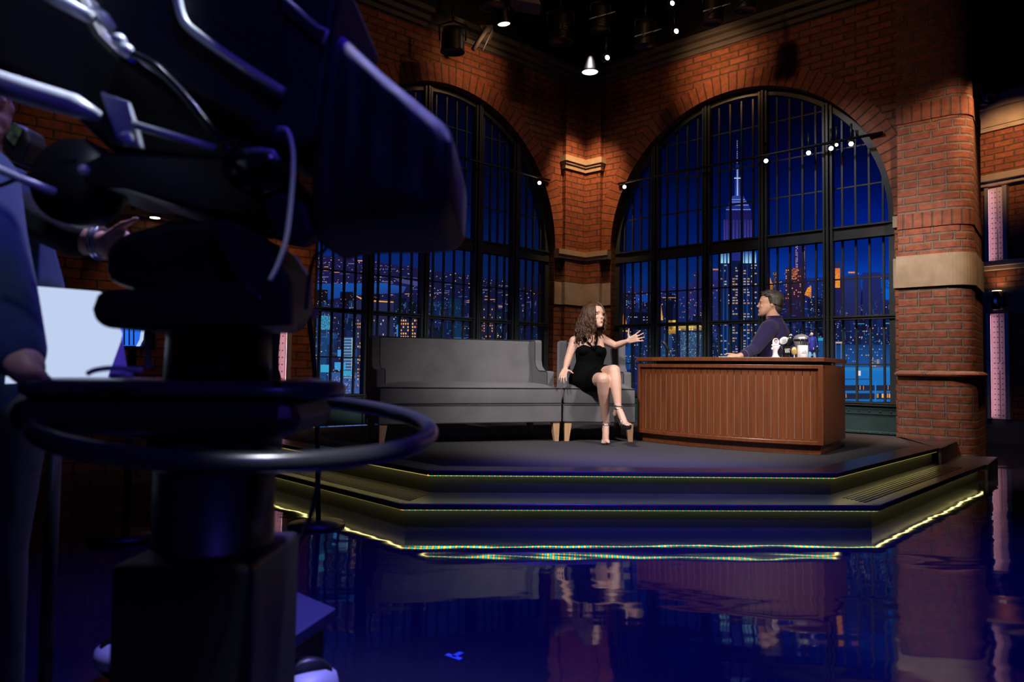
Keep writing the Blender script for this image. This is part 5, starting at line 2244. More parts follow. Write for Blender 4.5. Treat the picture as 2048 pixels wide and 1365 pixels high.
# base: blue-lit deck, skirt, wheels with pale guards
zb = 0.22
b0, b1, b2_, b3_ = onz(672, 1217, zb), onz(545, 1163, zb), onz(300, 1290, zb), onz(440, 1372, zb)
mb = MB()
ctr = (b0 + b1 + b2_ + b3_) / 4
deckq = [b0, b1, b2_, b3_]
mb.slab8([p - V(0, 0, .035) for p in deckq], deckq)
wparent(mb.build('base_deck', M['deck'], None, bevel=.004), ped)
mb = MB()
for (x, y) in ((560, 1195), (588, 1205)):
    q = onz(x, y, zb)
    mb.lathe([(0, 0), (.008, 0), (.008, .004), (0, .004)], q, 10)
wparent(mb.build('deck_bolts', M['bare']), ped)
mb = MB()
lo = [p.lerp(ctr, .12) + V(0, 0, -.21) for p in deckq]
hi = [p.lerp(ctr, .12) + V(0, 0, -.035) for p in deckq]
mb.slab8(lo, hi)
wparent(mb.build('base_skirt', pl, None, bevel=.02), ped)
mb = MB()
mb.box((cx0.x + .015, CY - .03, (zb + zat(1085, CY)) / 2), (r_of(246), .26, zat(1085, CY) - zb))
wparent(mb.build('lift_housing', pl, None, bevel=.01), ped)
for (px, py, rr) in ((612, 1392, 58), (330, 1402, 60), (250, 1330, 44)):
    q = onz(px, py + rr * .4, 0.02)
    c = V(q.x, q.y, .075)
    mb = MB()
    mb.lathe([(0, -.02), (.07, -.02), (.075, 0), (.07, .02), (0, .02)], c, 24, Matrix.Rotation(PI / 2, 3, 'X') @ Matrix.Rotation(.5, 3, 'Y'))
    o = wparent(mb.build('wheel', pl), ped)
    mb = MB()
    prof = [(0.0, .034), (.050, .030), (.078, .012), (.084, -.012), (.080, -.03)]
    mb.lathe(prof, c + V(0, 0, .012), 28, Matrix.Rotation(0, 3, 'X'))
    g_ = mb.build('wheel_guard', M['plate'], None)
    wparent(g_, ped)
# cable dropping from the head to the floor
mb = MB()
mb.tube(smooth_path([A(640, 920, CY + .1), A(632, 985, CY + .12), A(618, 1040, CY + .12), A(590, 1100, CY + .1), A(552, 1140, CY)], 6), .005, 8)
wparent(mb.build('hanging_cable', pl), ped)
mb = MB()
mb.tube(smooth_path([A(175, 748, CY - .18), A(190, 741, CY - .18), A(225, 737, CY - .18), A(285, 741, CY - .18)], 6), .0045, 8)
mb.tube([A(222, 752, CY - .18), A(266, 750, CY - .18)], .005, 8)
wparent(mb.build('plate_latch', M['bare']), ped)
mb = MB()
mb.tube([A(296, 655, CY - .1), A(296, 738, CY - .1)], .005, 8)
wparent(mb.build('height_lever', M['bare']), ped)

# ------------------------------------------------------------------ the camera itself
camz = thing('studio_camera', 'large dark studio camera with a cloth hooded prompter, seen from its side', 'camera', (A(440, 560, CY).x, CY, A(440, 640, CY).z))
YB = 1.18
# pan and tilt head
profile([(205, 490), (250, 462), (330, 440), (450, 432), (510, 470), (545, 520), (545, 600), (520, 652), (330, 655), (320, 600), (205, 560)], CY - .12, .26, pl, 'tilt_head', camz, .02)
profile([(190, 590), (205, 578), (330, 575), (490, 560), (530, 590), (520, 655), (330, 660), (205, 656), (185, 640), (180, 618)], CY - .17, .20, pl, 'pan_bar_socket', camz, .015)
profile([(410, 445), (455, 438), (520, 470), (575, 560), (580, 650), (500, 652), (470, 560)], CY - .16, .03, M['hood'], 'head_side_panel', camz, .006)
profile([(515, 395), (560, 380), (615, 410), (628, 470), (600, 490), (548, 480)], CY - .18, .05, M['hood'], 'handle_block', camz, .01)
mb = MB()
mb.lathe([(0, -.03), (.05, -.03), (.055, -.02), (.055, .03), (0, .03)], A(523, 335, YB - .02), 24, Matrix.Rotation(PI / 2, 3, 'X'))
wparent(mb.build('drag_knob', gl), camz)
mb = MB()
mb.lathe([(0, -.03), (.075, -.03), (.08, -.02), (.08, .03), (0, .03)], A(165, 370, YB + .1), 28, Matrix.Rotation(PI / 2, 3, 'X'))
wparent(mb.build('drag_knob', pl), camz)
mb = MB()
mb.ball(A(168, 340, YB - .0), .010)
wparent(mb.build('knob_stud', M['bare']), camz)
# camera body and lens
profile([(150, 330), (215, 300), (480, 310), (560, 330), (640, 420), (625, 440), (520, 440), (430, 432), (345, 410), (250, 378), (170, 372)], YB + .03, .22, pl, 'camera_body', camz, .02)
profile([(-40, -40), (150, -40), (205, 60), (240, 95), (470, 260), (520, 320), (470, 330), (215, 300), (100, 190), (-40, 120)], YB + .05, .24, pl, 'lens_housing', camz, .02)
# prompter / viewfinder box with its recessed dark window
box_pts = [(170, -60), (690, -60), (668, 40), (655, 130), (640, 250), (622, 290), (570, 290), (440, 215), (330, 150), (250, 95), (205, 55)]
profile(box_pts, YB - .08, .30, M['hood'], 'prompter_box', camz, .012)
rim = smooth_path([A(352, -20, YB - .10), A(360, 20, YB - .10), A(372, 48, YB - .10), A(400, 72, YB - .10), A(450, 108, YB - .10), A(510, 148, YB - .10), A(568, 184, YB - .10)], 4)
mb = MB()
mb.tube(rim, .0075, 10)
wparent(mb.build('rim_highlight', M['bare']), camz)  # edge highlight of the recess, built as a pale tube
profile([(375, -30), (560, -30), (575, 170), (520, 146), (455, 104), (400, 64), (384, 40)], YB - .086, .004, M['black'], 'window_glass', camz, 0)
profile([(430, 22), (492, 60), (490, 75), (428, 38)], YB - .090, .003, M['hood'], 'window_label', camz, 0)
mb = MB()
mb.tube([A(560, -12, YB - .1), A(636, 54, YB - .1), A(655, 62, YB - .1), A(646, 88, YB - .1)], [.0035, .0035, .003, .003], 8)
wparent(mb.build('latch_wire', M['bare']), camz)
# cloth hood: a soft tapering bag between the box and the prompter frame
hb_ = MB()
top = [(660, 20), (700, 62), (760, 118), (830, 176), (890, 228), (902, 258)]
bot = [(612, 470), (660, 455), (720, 448), (800, 445), (872, 436), (896, 405)]
rings = []
for k in range(19):
    t = k / 18 * 5
    i = min(int(t), 4)
    f = t - i
    tp = (top[i][0] + (top[i + 1][0] - top[i][0]) * f, top[i][1] + (top[i + 1][1] - top[i][1]) * f)
    bt = (bot[i][0] + (bot[i + 1][0] - bot[i][0]) * f, bot[i][1] + (bot[i + 1][1] - bot[i][1]) * f)
    Y0_ = YB - .06 - .02 * (k / 18)
    dep = .34 + .06 * k / 18
    ring = []
    m_ = 40
    for q in range(m_):
        a = 2 * PI * q / m_
        ca, sa = math.cos(a), math.sin(a)
        pw = 5.0
        u = math.copysign(abs(ca) ** (2 / pw), ca)      # depth -1..1
        w = math.copysign(abs(sa) ** (2 / pw), sa)      # height -1..1
        px, py = bt[0] + (tp[0] - bt[0]) * (w + 1) / 2, bt[1] + (tp[1] - bt[1]) * (w + 1) / 2
        P0 = A(px, py, Y0_)
        fold = .007 * math.sin(k * 1.9 + w * 2.2) * (1 - abs(w)) * (k < 16) + .009 * math.sin(w * 5 + k * .45) * (1 - w * w) * math.sin(PI * k / 18)
        ring.append(V(P0.x, P0.y + dep / 2 + u * (dep / 2 + fold), P0.z))
    rings.append(ring)
hb_.loft(rings)
wparent(hb_.build('cloth_hood', M['hood']), camz)
# bright bars, plate, cables on the operator's side
rod([(-60, 148, YB - .18), (60, 186, YB - .18), (150, 212, YB - .18), (198, 232, YB - .18)], 0, [25, 25, 23, 10], M['bare'], 'pan_bar', camz, 20)
rod([(60, -30, YB - .1), (120, 2, YB - .1), (182, 36, YB - .1)], 0, [15, 15, 13], M['bare'], 'grip_highlight', camz, 16)  # highlight strip along the black handle, built as a pale rod
rod([(186, 20, YB - .08), (205, 36, YB - .08), (228, 60, YB - .08)], 0, [11, 15, 9], M['bare'], 'grip_end_highlight', camz, 16)  # second handle highlight, also built as a pale rod
profile([(198, 180), (218, 190), (228, 192), (255, 202), (270, 246), (283, 296), (232, 280), (214, 230)], YB - .16, .012, M['plate'], 'side_plate', camz, .004)
mb = MB()
mb.lathe([(0, -.004), (.010, -.004), (.010, .004), (0, .004)], A(253, 278, YB - .162), 16, Matrix.Rotation(PI / 2, 3, 'X'))
wparent(mb.build('plate_screw', M['bare']), camz)
rod([(265, 249, YB - .17), (330, 268, YB - .17), (385, 284, YB - .17), (430, 296, YB - .15)], 0, [8, 8, 7, 6], M['bare'], 'control_rod', camz, 14)
mb = MB()
mb.tube(smooth_path([A(*q, YB - .15) for q in ((228, 72), (242, 84), (254, 102), (285, 118), (312, 134), (345, 166), (380, 205), (420, 255), (462, 305))], 5), .0062, 10)
wparent(mb.build('lens_cable', gl), camz)
mb = MB()
for q in ((238, 82), (253, 102)):
    mb.ball(A(*q, YB - .152), .011)
wparent(mb.build('cable_glint', M['bare']), camz)  # bright glints where the cable starts, built as pale balls
profile([(500, 250), (522, 240), (556, 252), (562, 276), (545, 280), (505, 272)], YB - .14, .05, M['hood'], 'control_box', camz, .008)
mb = MB()
mb.tube(smooth_path([A(*q, YB - .17) for q in ((556, 258), (570, 258), (580, 274), (586, 310), (585, 360), (580, 420), (572, 480), (556, 530), (540, 562))], 5), .0035, 8)
wparent(mb.build('thin_cable', M['bare']), camz)
rod([(490, 302, YB - .15), (520, 300, YB - .15), (545, 304, YB - .15), (556, 320, YB - .15)], 0, 5, M['bare'], 'knob_highlight', camz, 10)  # highlight of the black knob, built as a pale rod
rod([(-60, 310, YB - .1), (0, 340, YB - .1), (40, 358, YB - .1), (108, 384, YB - .1)], 0, 8, M['bare'], 'lower_grip_rod', camz, 14)
mb = MB()
mb.tube(smooth_path([A(*q, YB + .0) for q in ((0, 372), (40, 356), (80, 342), (115, 328), (150, 322))], 4), .004, 8)
wparent(mb.build('grip_cable', pl), camz)
mb = MB()
mb.tube(smooth_path([A(*q, YB + .05) for q in ((690, 440), (668, 470), (645, 505), (630, 512), (618, 560), (612, 620))], 4), .0035, 8)
wparent(mb.build('dangling_cable', pl), camz)

# white panel and blue-violet return, light on them painted as emission, left of the pedestal
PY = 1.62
pn = thing('painted_lit_panel', 'pale blue-white panel beside the arm of the camera operator, light painted as glow', 'panel', A(130, 760, PY))
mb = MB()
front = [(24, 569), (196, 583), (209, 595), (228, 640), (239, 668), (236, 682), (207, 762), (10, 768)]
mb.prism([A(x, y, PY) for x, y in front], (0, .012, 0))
wparent(mb.build('panel_face', M['painted_lit_panel']), pn)
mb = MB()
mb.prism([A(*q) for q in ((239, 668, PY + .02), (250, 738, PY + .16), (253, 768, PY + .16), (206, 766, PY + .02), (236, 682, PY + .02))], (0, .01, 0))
wparent(mb.build('panel_return', M['painted_lit_side']), pn)

mb = MB()
pb_ = A(115, 760, PY + .03)
mb.tube([V(pb_.x, pb_.y, pb_.z + .02), V(pb_.x, pb_.y, .015)], .016, 10)
mb.lathe([(0, 0), (.15, 0), (.15, .015), (.02, .03), (0, .03)], (pb_.x, pb_.y, 0), 20)
wparent(mb.build('panel_stand', pl), pn)

# ------------------------------------------------------------------ the operator at the left edge
op = thing('person', 'camera operator in a denim shirt reaching over the camera pedestal', 'person', (A(-60, 700, 1.8).x, 1.8, 0))
ob = MB()
OY = 1.75
shl = A(-40, 360, 1.42)
chain(ob, [A(30, 705, 1.28), A(52, 735, 1.26)], [.036, .033], 12)
hand(ob, A(50, 738, 1.26), A(84, 800, 1.25) - A(50, 738, 1.26), (.3, -.4, .5), .18, .08, (.25, .3, .3, .3), (.5, .5))
chain(ob, [A(150, 480, OY - .1), A(188, 484, OY - .1), A(205, 488, OY - .12)], [.036, .034, .03], 12)
hand(ob, A(205, 488, OY - .12), (1, -.2, -.25), (0, -.3, 1), .18, .1, (.4, .4, .4, .4), (.5, .5))
chain(ob, [A(-50, 360, 1.5), A(-28, 480, 1.38), A(6, 600, 1.32), A(30, 705, 1.28)], [.06, .05, .042, .036], 12)
chain(ob, [A(-62, 345, OY), A(-50, 365, 1.55)], [.07, .06], 12)
chain(ob, [A(-62, 345, OY), A(20, 405, OY - .02), A(80, 440, OY - .06), A(150, 480, OY - .1)], [.07, .045, .04, .036], 12)
Rop = Matrix.Rotation(math.radians(75), 3, 'Z')
Top = head(ob, A(-62, 190, OY), .24, Rop)
chain(ob, [A(-62, 345, OY), A(-62, 250, OY)], [.075, .065], 12)
o = organic(ob, 'body', M['skin_m'], None, .008, 2)
wparent(o, op)
os_ = MB()
chain(os_, [A(-50, 360, 1.5), A(-28, 480, 1.38), A(6, 600, 1.32), A(34, 706, 1.28)], [.085, .072, .060, .050], 14)
rg = []
for (x, y, hw, hd) in ((-62, 930, 120, .13), (-66, 800, 135, .14), (-48, 640, 148, .15), (-40, 560, 145, .15), (-52, 480, 135, .145), (-62, 420, 128, .14), (-66, 370, 110, .12), (-64, 335, 60, .08)):
    rg.append(ell_ring(A(x, y, OY), hw * OY / FPX, hd, 0, 22, 2.4))
os_.loft(rg)
chain(os_, [A(20, 385, OY - .02), A(50, 420, OY - .04)], [.07, .06], 12)
o = organic(os_, 'denim_shirt', M['denim'], None, .010, 3)
wparent(o, op)
ds = MB()
chain(ds, [A(20, 405, OY - .02), A(80, 440, OY - .06), A(152, 478, OY - .1)], [.062, .055, .046], 14)
o = organic(ds, 'dark_sleeve', M['darkcloth'], None, .008, 2)
wparent(o, op)
hc_ = MB()
rings = []
for (z, w, f, b) in HEAD:
    if z >= .50:
        ff = f - .03 if z > .8 else .0 - (z - .5) * .9
        rings.append([Top((w + .04) * math.cos(2 * PI * k / 20), (ff + b + .05) / 2 + (b + .05 - ff) / 2 * math.sin(2 * PI * k / 20), z + (.04 if z > .8 else 0)) for k in range(20)])
hc_.loft(rings)
wparent(hc_.build('hair', M['hair_m']), op)
wt = MB()
cw = A(196, 486, OY - .11)
wt.tube([cw + V(.008 * math.sin(0), math.cos(2 * PI * k / 18) * .038, math.sin(2 * PI * k / 18) * .038) for k in range(18)], .006, 6, closed=True)
wt.tube([cw + V(.009, math.cos(2 * PI * k / 18) * .037, math.sin(2 * PI * k / 18) * .037) for k in range(18)], .005, 6, closed=True)
wparent(wt.build('wrist_watch', M['silver']), op)
lg = MB()
for dx in (-.10, .10):
    x0_ = A(-62, 700, OY).x + dx
    chain(lg, [V(x0_, OY, .80), V(x0_, OY - .02, .45), V(x0_, OY + .02, .08)], [.10, .075, .055], 12)
    lg.limb(V(x0_, OY + .02, .05), V(x0_ + .04, OY - .16, .045), .048, .042)
o = organic(lg, 'trousers', M['trouser'], None, .014, 2)
wparent(o, op)
pc = thing('pouch', 'black padded pouch with a green camouflage patch at the left edge', 'pouch', A(28, 290, 1.6))
mb = MB()
mb.prism([A(x, y, 1.56) for x, y in ((4, 270), (30, 244), (52, 256), (58, 285), (38, 327), (12, 320), (2, 300))], (0, .07, 0))
wparent(mb.build('pouch_body', M['plastic'], None, bevel=.008), pc)
mb = MB()
mb.prism([A(x, y, 1.553) for x, y in ((12, 274), (27, 245), (46, 258), (28, 292))], (0, .005, 0))
camo = pbr('camouflage', (.12, .15, .07), .8, noise=(60, .85))
wparent(mb.build('camouflage_patch', camo), pc)

# ------------------------------------------------------------------ stagehand behind the camera, holding a stand
SY = 4.1
sh = thing('person', 'stagehand in black behind the studio camera, one hand holding a thin stand', 'person', (A(500, 700, SY).x, SY, 0))
bs = MB()
hx_ = A(500, 700, SY).x
wr3 = A(590, 617, SY - .1)
hand(bs, wr3, A(618, 628, SY - .1) - wr3, (0, -.2, 1), .17, .12, (.3, .4, .45, .5), (.6, .5))
bs.limb(A(578, 612, SY - .08), wr3, .034, .028)
Rs = Matrix.Rotation(math.radians(70), 3, 'Z')
Ts_ = head(bs, V(hx_, SY, 1.62), .235, Rs)
chain(bs, [V(hx_, SY, 1.40), V(hx_, SY, 1.55)], [.07, .06], 12)
o = organic(bs, 'body', M['skin'], None, .007, 2)
wparent(o, sh)
hc_ = MB()
rings = []
for (z, w, f, b) in HEAD:
    if z >= .50:
        ff = f - .03 if z > .8 else .0 - (z - .5) * .9
        rings.append([Ts_((w + .04) * math.cos(2 * PI * k / 20), (ff + b + .05) / 2 + (b + .05 - ff) / 2 * math.sin(2 * PI * k / 20), z + (.04 if z > .8 else 0)) for k in range(20)])
hc_.loft(rings)
wparent(hc_.build('hair', M['hair']), sh)
b4 = MB()
b4.loft([ell_ring(V(hx_, SY, z), w, d, 0, 20, 2.4) for z, w, d in ((.85, .17, .12), (1.0, .165, .12), (1.2, .18, .12), (1.36, .20, .11), (1.44, .12, .08))])
chain(b4, [V(hx_ + .17, SY - .02, 1.36), A(546, 610, SY - .08), A(582, 614, SY - .08)], [.065, .055, .044], 12)
chain(b4, [V(hx_ - .18, SY, 1.36), V(hx_ - .22, SY, 1.1), V(hx_ - .18, SY - .1, .88)], [.065, .052, .045], 12)
o = organic(b4, 'black_shirt', M['darkcloth'], None, .012, 2)
wparent(o, sh)
b5 = MB()
for dx in (-.09, .09):
    chain(b5, [V(hx_ + dx, SY, .85), V(hx_ + dx, SY - .02, .46), V(hx_ + dx, SY + .02, .08)], [.10, .075, .055], 12)
    b5.limb(V(hx_ + dx, SY + .02, .05), V(hx_ + dx + .03, SY - .15, .045), .048, .042)
o = organic(b5, 'trousers', M['trouser'], None, .014, 2)
wparent(o, sh)
st_ = thing('light_stand', 'thin black pole held by the stagehand beside the left window', 'stand', (A(628, 720, SY - .1).x, SY - .1, 0))
mb = MB()
tp_ = A(612, 590, SY - .1)
bt_ = V(A(640, 800, SY - .1).x, SY - .1, .0)
mb.tube([tp_, A(626, 700, SY - .1), A(634, 800, SY - .1), bt_ + V(.01, 0, 0)], .014, 10)
wparent(mb.build('pole', pl), st_)
mb = MB()
mb.lathe([(0, 0), (.16, 0), (.16, .015), (.03, .03), (0, .03)], bt_, 20)
wparent(mb.build('base', pl), st_)
# ================================================================== far right wall, pink posts, sconce
RW0 = onz(2000, 886, 0.0)
RWD = Vector((math.sin(math.radians(36)), -math.cos(math.radians(36)), 0))     # towards the viewer / right
RWN = Vector((-math.cos(math.radians(36)), -math.sin(math.radians(36)), 0))
SIDE['F'] = (RWD, RWN)
_W0 = W


def W(side, s, off, z):
    if side == 'F':
        return flat(RW0, 0) + RWD * s + RWN * off + V(0, 0, z)
    return _W0(side, s, off, z)


def FZ(px, py, off=0.0):
    q = onp(px, py, flat(RW0, 0) + RWN * off, RWN)
    return (q - flat(RW0, 0)).dot(RWD), q.z


def fz(y, x=2005):
    return FZ(x, y)[1]


z_cor0, z_cor1 = fz(250), fz(188)
z_b0, z_b1 = fz(370), fz(347)
z_l0, z_l1 = fz(540), fz(522)
z_p0, z_p1 = fz(630), fz(580)
z_base = fz(840)
mb = MB()
wbox(mb, 'F', -2.5, 3.0, -.2, 0, 0, 6.6)
struct(mb.build('wall_side', M['brick']))
mb = MB()
wbox(mb, 'F', -2.5, 3.0, -.05, .06, z_cor0, z_cor0 + (z_cor1 - z_cor0) * .55)
wbox(mb, 'F', -2.5, 3.0, -.05, .14, z_cor0 + (z_cor1 - z_cor0) * .55, z_cor1)
wbox(mb, 'F', -2.5, 3.0, -.05, .04, z_cor0 - .06, z_cor0)
struct(mb.build('trim_8', M['stone']))
mb = MB()
wbox(mb, 'F', -2.5, 3.0, -.05, .05, z_b0, z_b0 + (z_b1 - z_b0) * .4)
wbox(mb, 'F', -2.5, 3.0, -.05, .09, z_b0 + (z_b1 - z_b0) * .4, z_b1)
struct(mb.build('trim_9', M['stone'], bevel=.01))
mb = MB()
wbox(mb, 'F', -2.5, 3.0, -.05, .12, z_l0 + .05, z_l1)
wbox(mb, 'F', -2.5, 3.0, -.05, .07, z_l0, z_l0 + .05)
struct(mb.build('trim_10', M['stone'], bevel=.01))
mb = MB()
wbox(mb, 'F', -2.5, 3.0, -.05, .03, z_p0, z_p1)
struct(mb.build('trim_11', M['bluegrey']))
mb = MB()
wbox(mb, 'F', -2.5, 3.0, -.05, .05, 0, z_base)
struct(mb.build('baseboard_side', M['bluegrey']))
mb = MB()
wbox(mb, 'F', -2.5, 3.0, -.05, .05, z_cor1 + .3, 6.6)
struct(mb.build('wall_side_header', M['soot']))


def post(name, label, side, s, z0, z1, w=.19, off=.02, rows=None, light=True):
    """riveted steel post in a pale frame with a pink strip light along its left edge"""
    t = thing(name, label, 'light post', W(side, s, off, z0))
    mb = MB()
    e = .034
    h = w / 2
    wbox(mb, side, s - h - e, s - h, off - .02, off + .085, z0, z1)
    wbox(mb, side, s + h, s + h + e, off - .02, off + .085, z0, z1)
    wbox(mb, side, s - h, s - h + .018, off + .079, off + .085, z0, z1)
    wbox(mb, side, s + h - .018, s + h, off + .079, off + .085, z0, z1)
    wparent(mb.build('post_frame', M['pinkframe'], None, bevel=.004), t)
    mb = MB()
    wbox(mb, side, s - h, s + h, off - .02, off + .004, z0, z1)
    zm = z0 + (z1 - z0) * .52
    wbox(mb, side, s - h, s + h, off + .004, off + .012, zm - .09, zm + .02)
    wbox(mb, side, s - h, s - .006, off + .004, off + .012, z0, zm - .09)
    wbox(mb, side, s + .006, s + h, off + .004, off + .012, z0, zm - .09)
    wbox(mb, side, s - h, s - .006, off + .004, off + .012, zm + .02, z1)
    wbox(mb, side, s + .006, s + h, off + .004, off + .012, zm + .02, z1)
    wparent(mb.build('post_panel', M['pinkpanel']), t)
    mb = MB()
    z = z0 + .05
    while z < z1 - .03:
        for k in (-.32, -.12, .14, .34):
            mb.ball(W(side, s + k * w, off + .013, z), .0085, n=8, k=5)
        z += .072
    wparent(mb.build('rivets', M['rivet_dark']), t)
    mb = MB()
    d, n_ = SIDE[side]
    sg = -1
    wbox(mb, side, s - h + .001, s - h + .010, off + .055, off + .076, z0 + .02, z1 - .02)
    wparent(mb.build('strip_light', M['pink_led']), t)
    return t


sU, _ = FZ(1994, 450, .05)
post('light_post', 'upper pink lit riveted post on the brick wall beyond the round pier', 'F', sU, fz(525, 1996), fz(376, 1996), .20)
sD, _ = FZ(1999, 740, .08)
post('light_post', 'lower pink lit riveted post on the brick wall beyond the round pier', 'F', sD, fz(838, 2000), fz(628, 2000), .20, off=.05)
sC, zc_ = FZ(1994, 602, .12)
t = thing('wall_sconce', 'polished cylinder wall light between the two pink posts', 'wall light', W('F', sC, .03, fz(602)))
cc2 = W('F', sC, .12, 0)
mb = MB()
mb.lathe([(0, fz(621)), (.07, fz(621)), (.07, fz(584)), (0, fz(584))], (cc2.x, cc2.y, 0), 28)
wparent(mb.build('sconce_shade', M['chrome']), t)
mb = MB()
wbox(mb, 'F', sC - .03, sC + .03, .02, .07, fz(610), fz(595))
wparent(mb.build('sconce_bracket', pl), t)
mb = MB()
mb.lathe([(0, fz(583.6)), (.055, fz(583.6)), (.055, fz(583.0)), (0, fz(583.0))], (cc2.x, cc2.y, 0), 20)
wparent(mb.build('sconce_lens', M['bulb_warm']), t)

# left side: pink post beyond the brick beside the left window, riveted arch further left
sP, _ = SZ('L', 556, 700, .05)
post('light_post', 'pink lit riveted post left of the left window, behind the studio camera', 'L', sP, ZS + .03, 1.76, .17, off=.02)
sA0, sA1 = SZ('L', 400, 470, .06)[0], SZ('L', 172, 470, .06)[0]
zA = SZ('L', 310, 437, .06)[1]
mb = MB()
n = 24
mid_ = (sA0 + sA1) / 2
hw_ = (sA1 - sA0) / 2
prof = []
for k in range(n + 1):
    t_ = PI * k / n
    prof.append((mid_ - hw_ * math.cos(t_), zA - .22 + .22 * math.sin(t_)))
for k in range(n):
    a_, b_ = prof[k], prof[k + 1]
    mb.slab8([W('L', a_[0], .0, a_[1]), W('L', b_[0], .0, b_[1]), W('L', b_[0], .0, zA + .35), W('L', a_[0], .0, zA + .35)],
             [W('L', a_[0], .10, a_[1]), W('L', b_[0], .10, b_[1]), W('L', b_[0], .10, zA + .35), W('L', a_[0], .10, zA + .35)])
for k in range(n):
    a_, b_ = prof[k], prof[k + 1]
    mb.slab8([W('L', a_[0], .0, a_[1]), W('L', b_[0], .0, b_[1]), W('L', b_[0], .0, b_[1] + .04), W('L', a_[0], .0, a_[1] + .04)],
             [W('L', a_[0], .15, a_[1]), W('L', b_[0], .15, b_[1]), W('L', b_[0], .15, b_[1] + .04), W('L', a_[0], .15, a_[1] + .04)])
for k in range(2, n - 1, 2):
    a_ = prof[k]
    mb.ball(W('L', a_[0], .11, a_[1] + .08), .018, n=8, k=5)
for z in (.14, .22, .30):
    for ds_ in (-.03, .03):
        mb.ball(W('L', mid_ + ds_, .11, zA + z), .016, n=8, k=5)
struct(mb.build('trim_12', M['cornice']))
dl = thing('downlight', 'small lit downlight under the riveted arch at the left', 'ceiling light', W('L', SZ('L', 310, 434, .16)[0], .16, zA - .03))
q = W('L', SZ('L', 310, 434, .16)[0], .16, 0)
mb = MB()
mb.lathe([(0, zA - .012), (.05, zA - .012), (.05, zA + .03), (0, zA + .03)], q, 18)
wparent(mb.build('lamp_housing', pl), dl)
mb = MB()
mb.lathe([(0, zA - .018), (.042, zA - .018), (.042, zA - .013), (0, zA - .013)], q, 18)
wparent(mb.build('lamp_lens', M['bulb_warm']), dl)
# dark band equipment with a blue screen glimpsed behind the pedestal
eq = thing('floor_monitor', 'small blue glowing screen seen under the tilt head of the camera', 'monitor', A(265, 700, 3.6))
mb = MB()
mb.prism([A(x, y, 3.6) for x, y in ((236, 650), (292, 650), (292, 700), (236, 700))], (0, .10, 0))
wparent(mb.build('monitor_case', pl, None, bevel=.006), eq)
mb = MB()
mb.prism([A(x, y, 3.595) for x, y in ((242, 655), (284, 655), (282, 692), (242, 692))], (0, .004, 0))
wparent(mb.build('monitor_screen', M['screen_blue']), eq)
mb = MB()
for x in (247, 257, 266):
    mb.prism([A(x, 656, 3.592), A(x + 2.5, 656, 3.592), A(x + 2.5, 691, 3.592), A(x, 691, 3.592)], (0, .002, 0))
wparent(mb.build('screen_bars', M['ink']), eq)
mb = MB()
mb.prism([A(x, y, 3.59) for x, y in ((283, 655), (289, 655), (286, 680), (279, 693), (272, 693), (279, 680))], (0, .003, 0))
wparent(mb.build('screen_highlight', M['painted_lit_panel']), eq)
mb = MB()
b_ = A(265, 700, 3.65)
mb.tube([V(b_.x, b_.y, b_.z), V(b_.x, b_.y, .02)], .02, 10)
mb.lathe([(0, 0), (.18, 0), (.18, .02), (0, .02)], (b_.x, b_.y, 0), 20)
wparent(mb.build('monitor_stand', pl), eq)


# ================================================================== lamps of the studio, and added spots
def aim(o, target):
    d = Vector(target) - o.location
    o.rotation_euler = d.to_track_quat('-Z', 'Y').to_euler()


def spot(name, loc, target, power, col, size, blend=.5, rad=.12):
    l = bpy.data.lights.new(name, 'SPOT')
    l.energy = power
    l.color = col
    l.spot_size = math.radians(size)
    l.spot_blend = blend
    l.shadow_soft_size = rad
    o = bpy.data.objects.new(name, l)
    COL.objects.link(o)
    o.location = loc
    aim(o, target)
    return o


def area(name, loc, target, power, col, sx, sy=None, spread=180):
    l = bpy.data.lights.new(name, 'AREA')
    l.energy = power
    l.color = col
    l.shape = 'RECTANGLE'
    l.size = sx
    l.size_y = sy or sx
    l.spread = math.radians(spread)
    o = bpy.data.objects.new(name, l)
    COL.objects.link(o)
    o.location = loc
    aim(o, target)
    return o


def fixture(name, label, loc, target, r=.10, ln=.22, mat=None, group=None, lens=True, num=None):
    """round studio lamp with a yoke; its lens faces the target"""
    t = thing(name, label, 'spotlight', loc, 0, group)
    d = (Vector(target) - Vector(loc)).normalized()
    R_ = d.to_track_quat('Z', 'Y').to_matrix()
    mb = MB()
    mb.lathe([(0, -ln), (r * .75, -ln), (r * .9, -ln * .8), (r, -.02), (r * 1.05, 0), (r * .96, 0.0), (r * .96, -.015), (0, -.016)], (0, 0, 0), 24, R_)
    mb.build('lamp_housing', M['plastic'], t)
    if lens:
        mb = MB()
        mb.lathe([(0, -.012), (r * .92, -.012), (r * .92, -.006), (0, -.006)], (0, 0, 0), 24, R_)
        mb.build('lamp_lens', mat or M['bulb'], t)
    mb = MB()
    c = R_ @ V(0, 0, -ln * .5)
    up = V(0, 0, 1)
    sd = d.cross(up).normalized() if d.cross(up).length > .05 else V(1, 0, 0)
    mb.tube([c + sd * r * 1.1, c + sd * r * 1.15 + up * r * 1.3, c + up * r * 1.7, c - sd * r * 1.15 + up * r * 1.3, c - sd * r * 1.1], .010, 8)
    mb.tube([c + up * r * 1.7, c + up * (r * 1.7 + .18)], .014, 8)
    mb.build('lamp_yoke', M['plastic'], t)
    return t


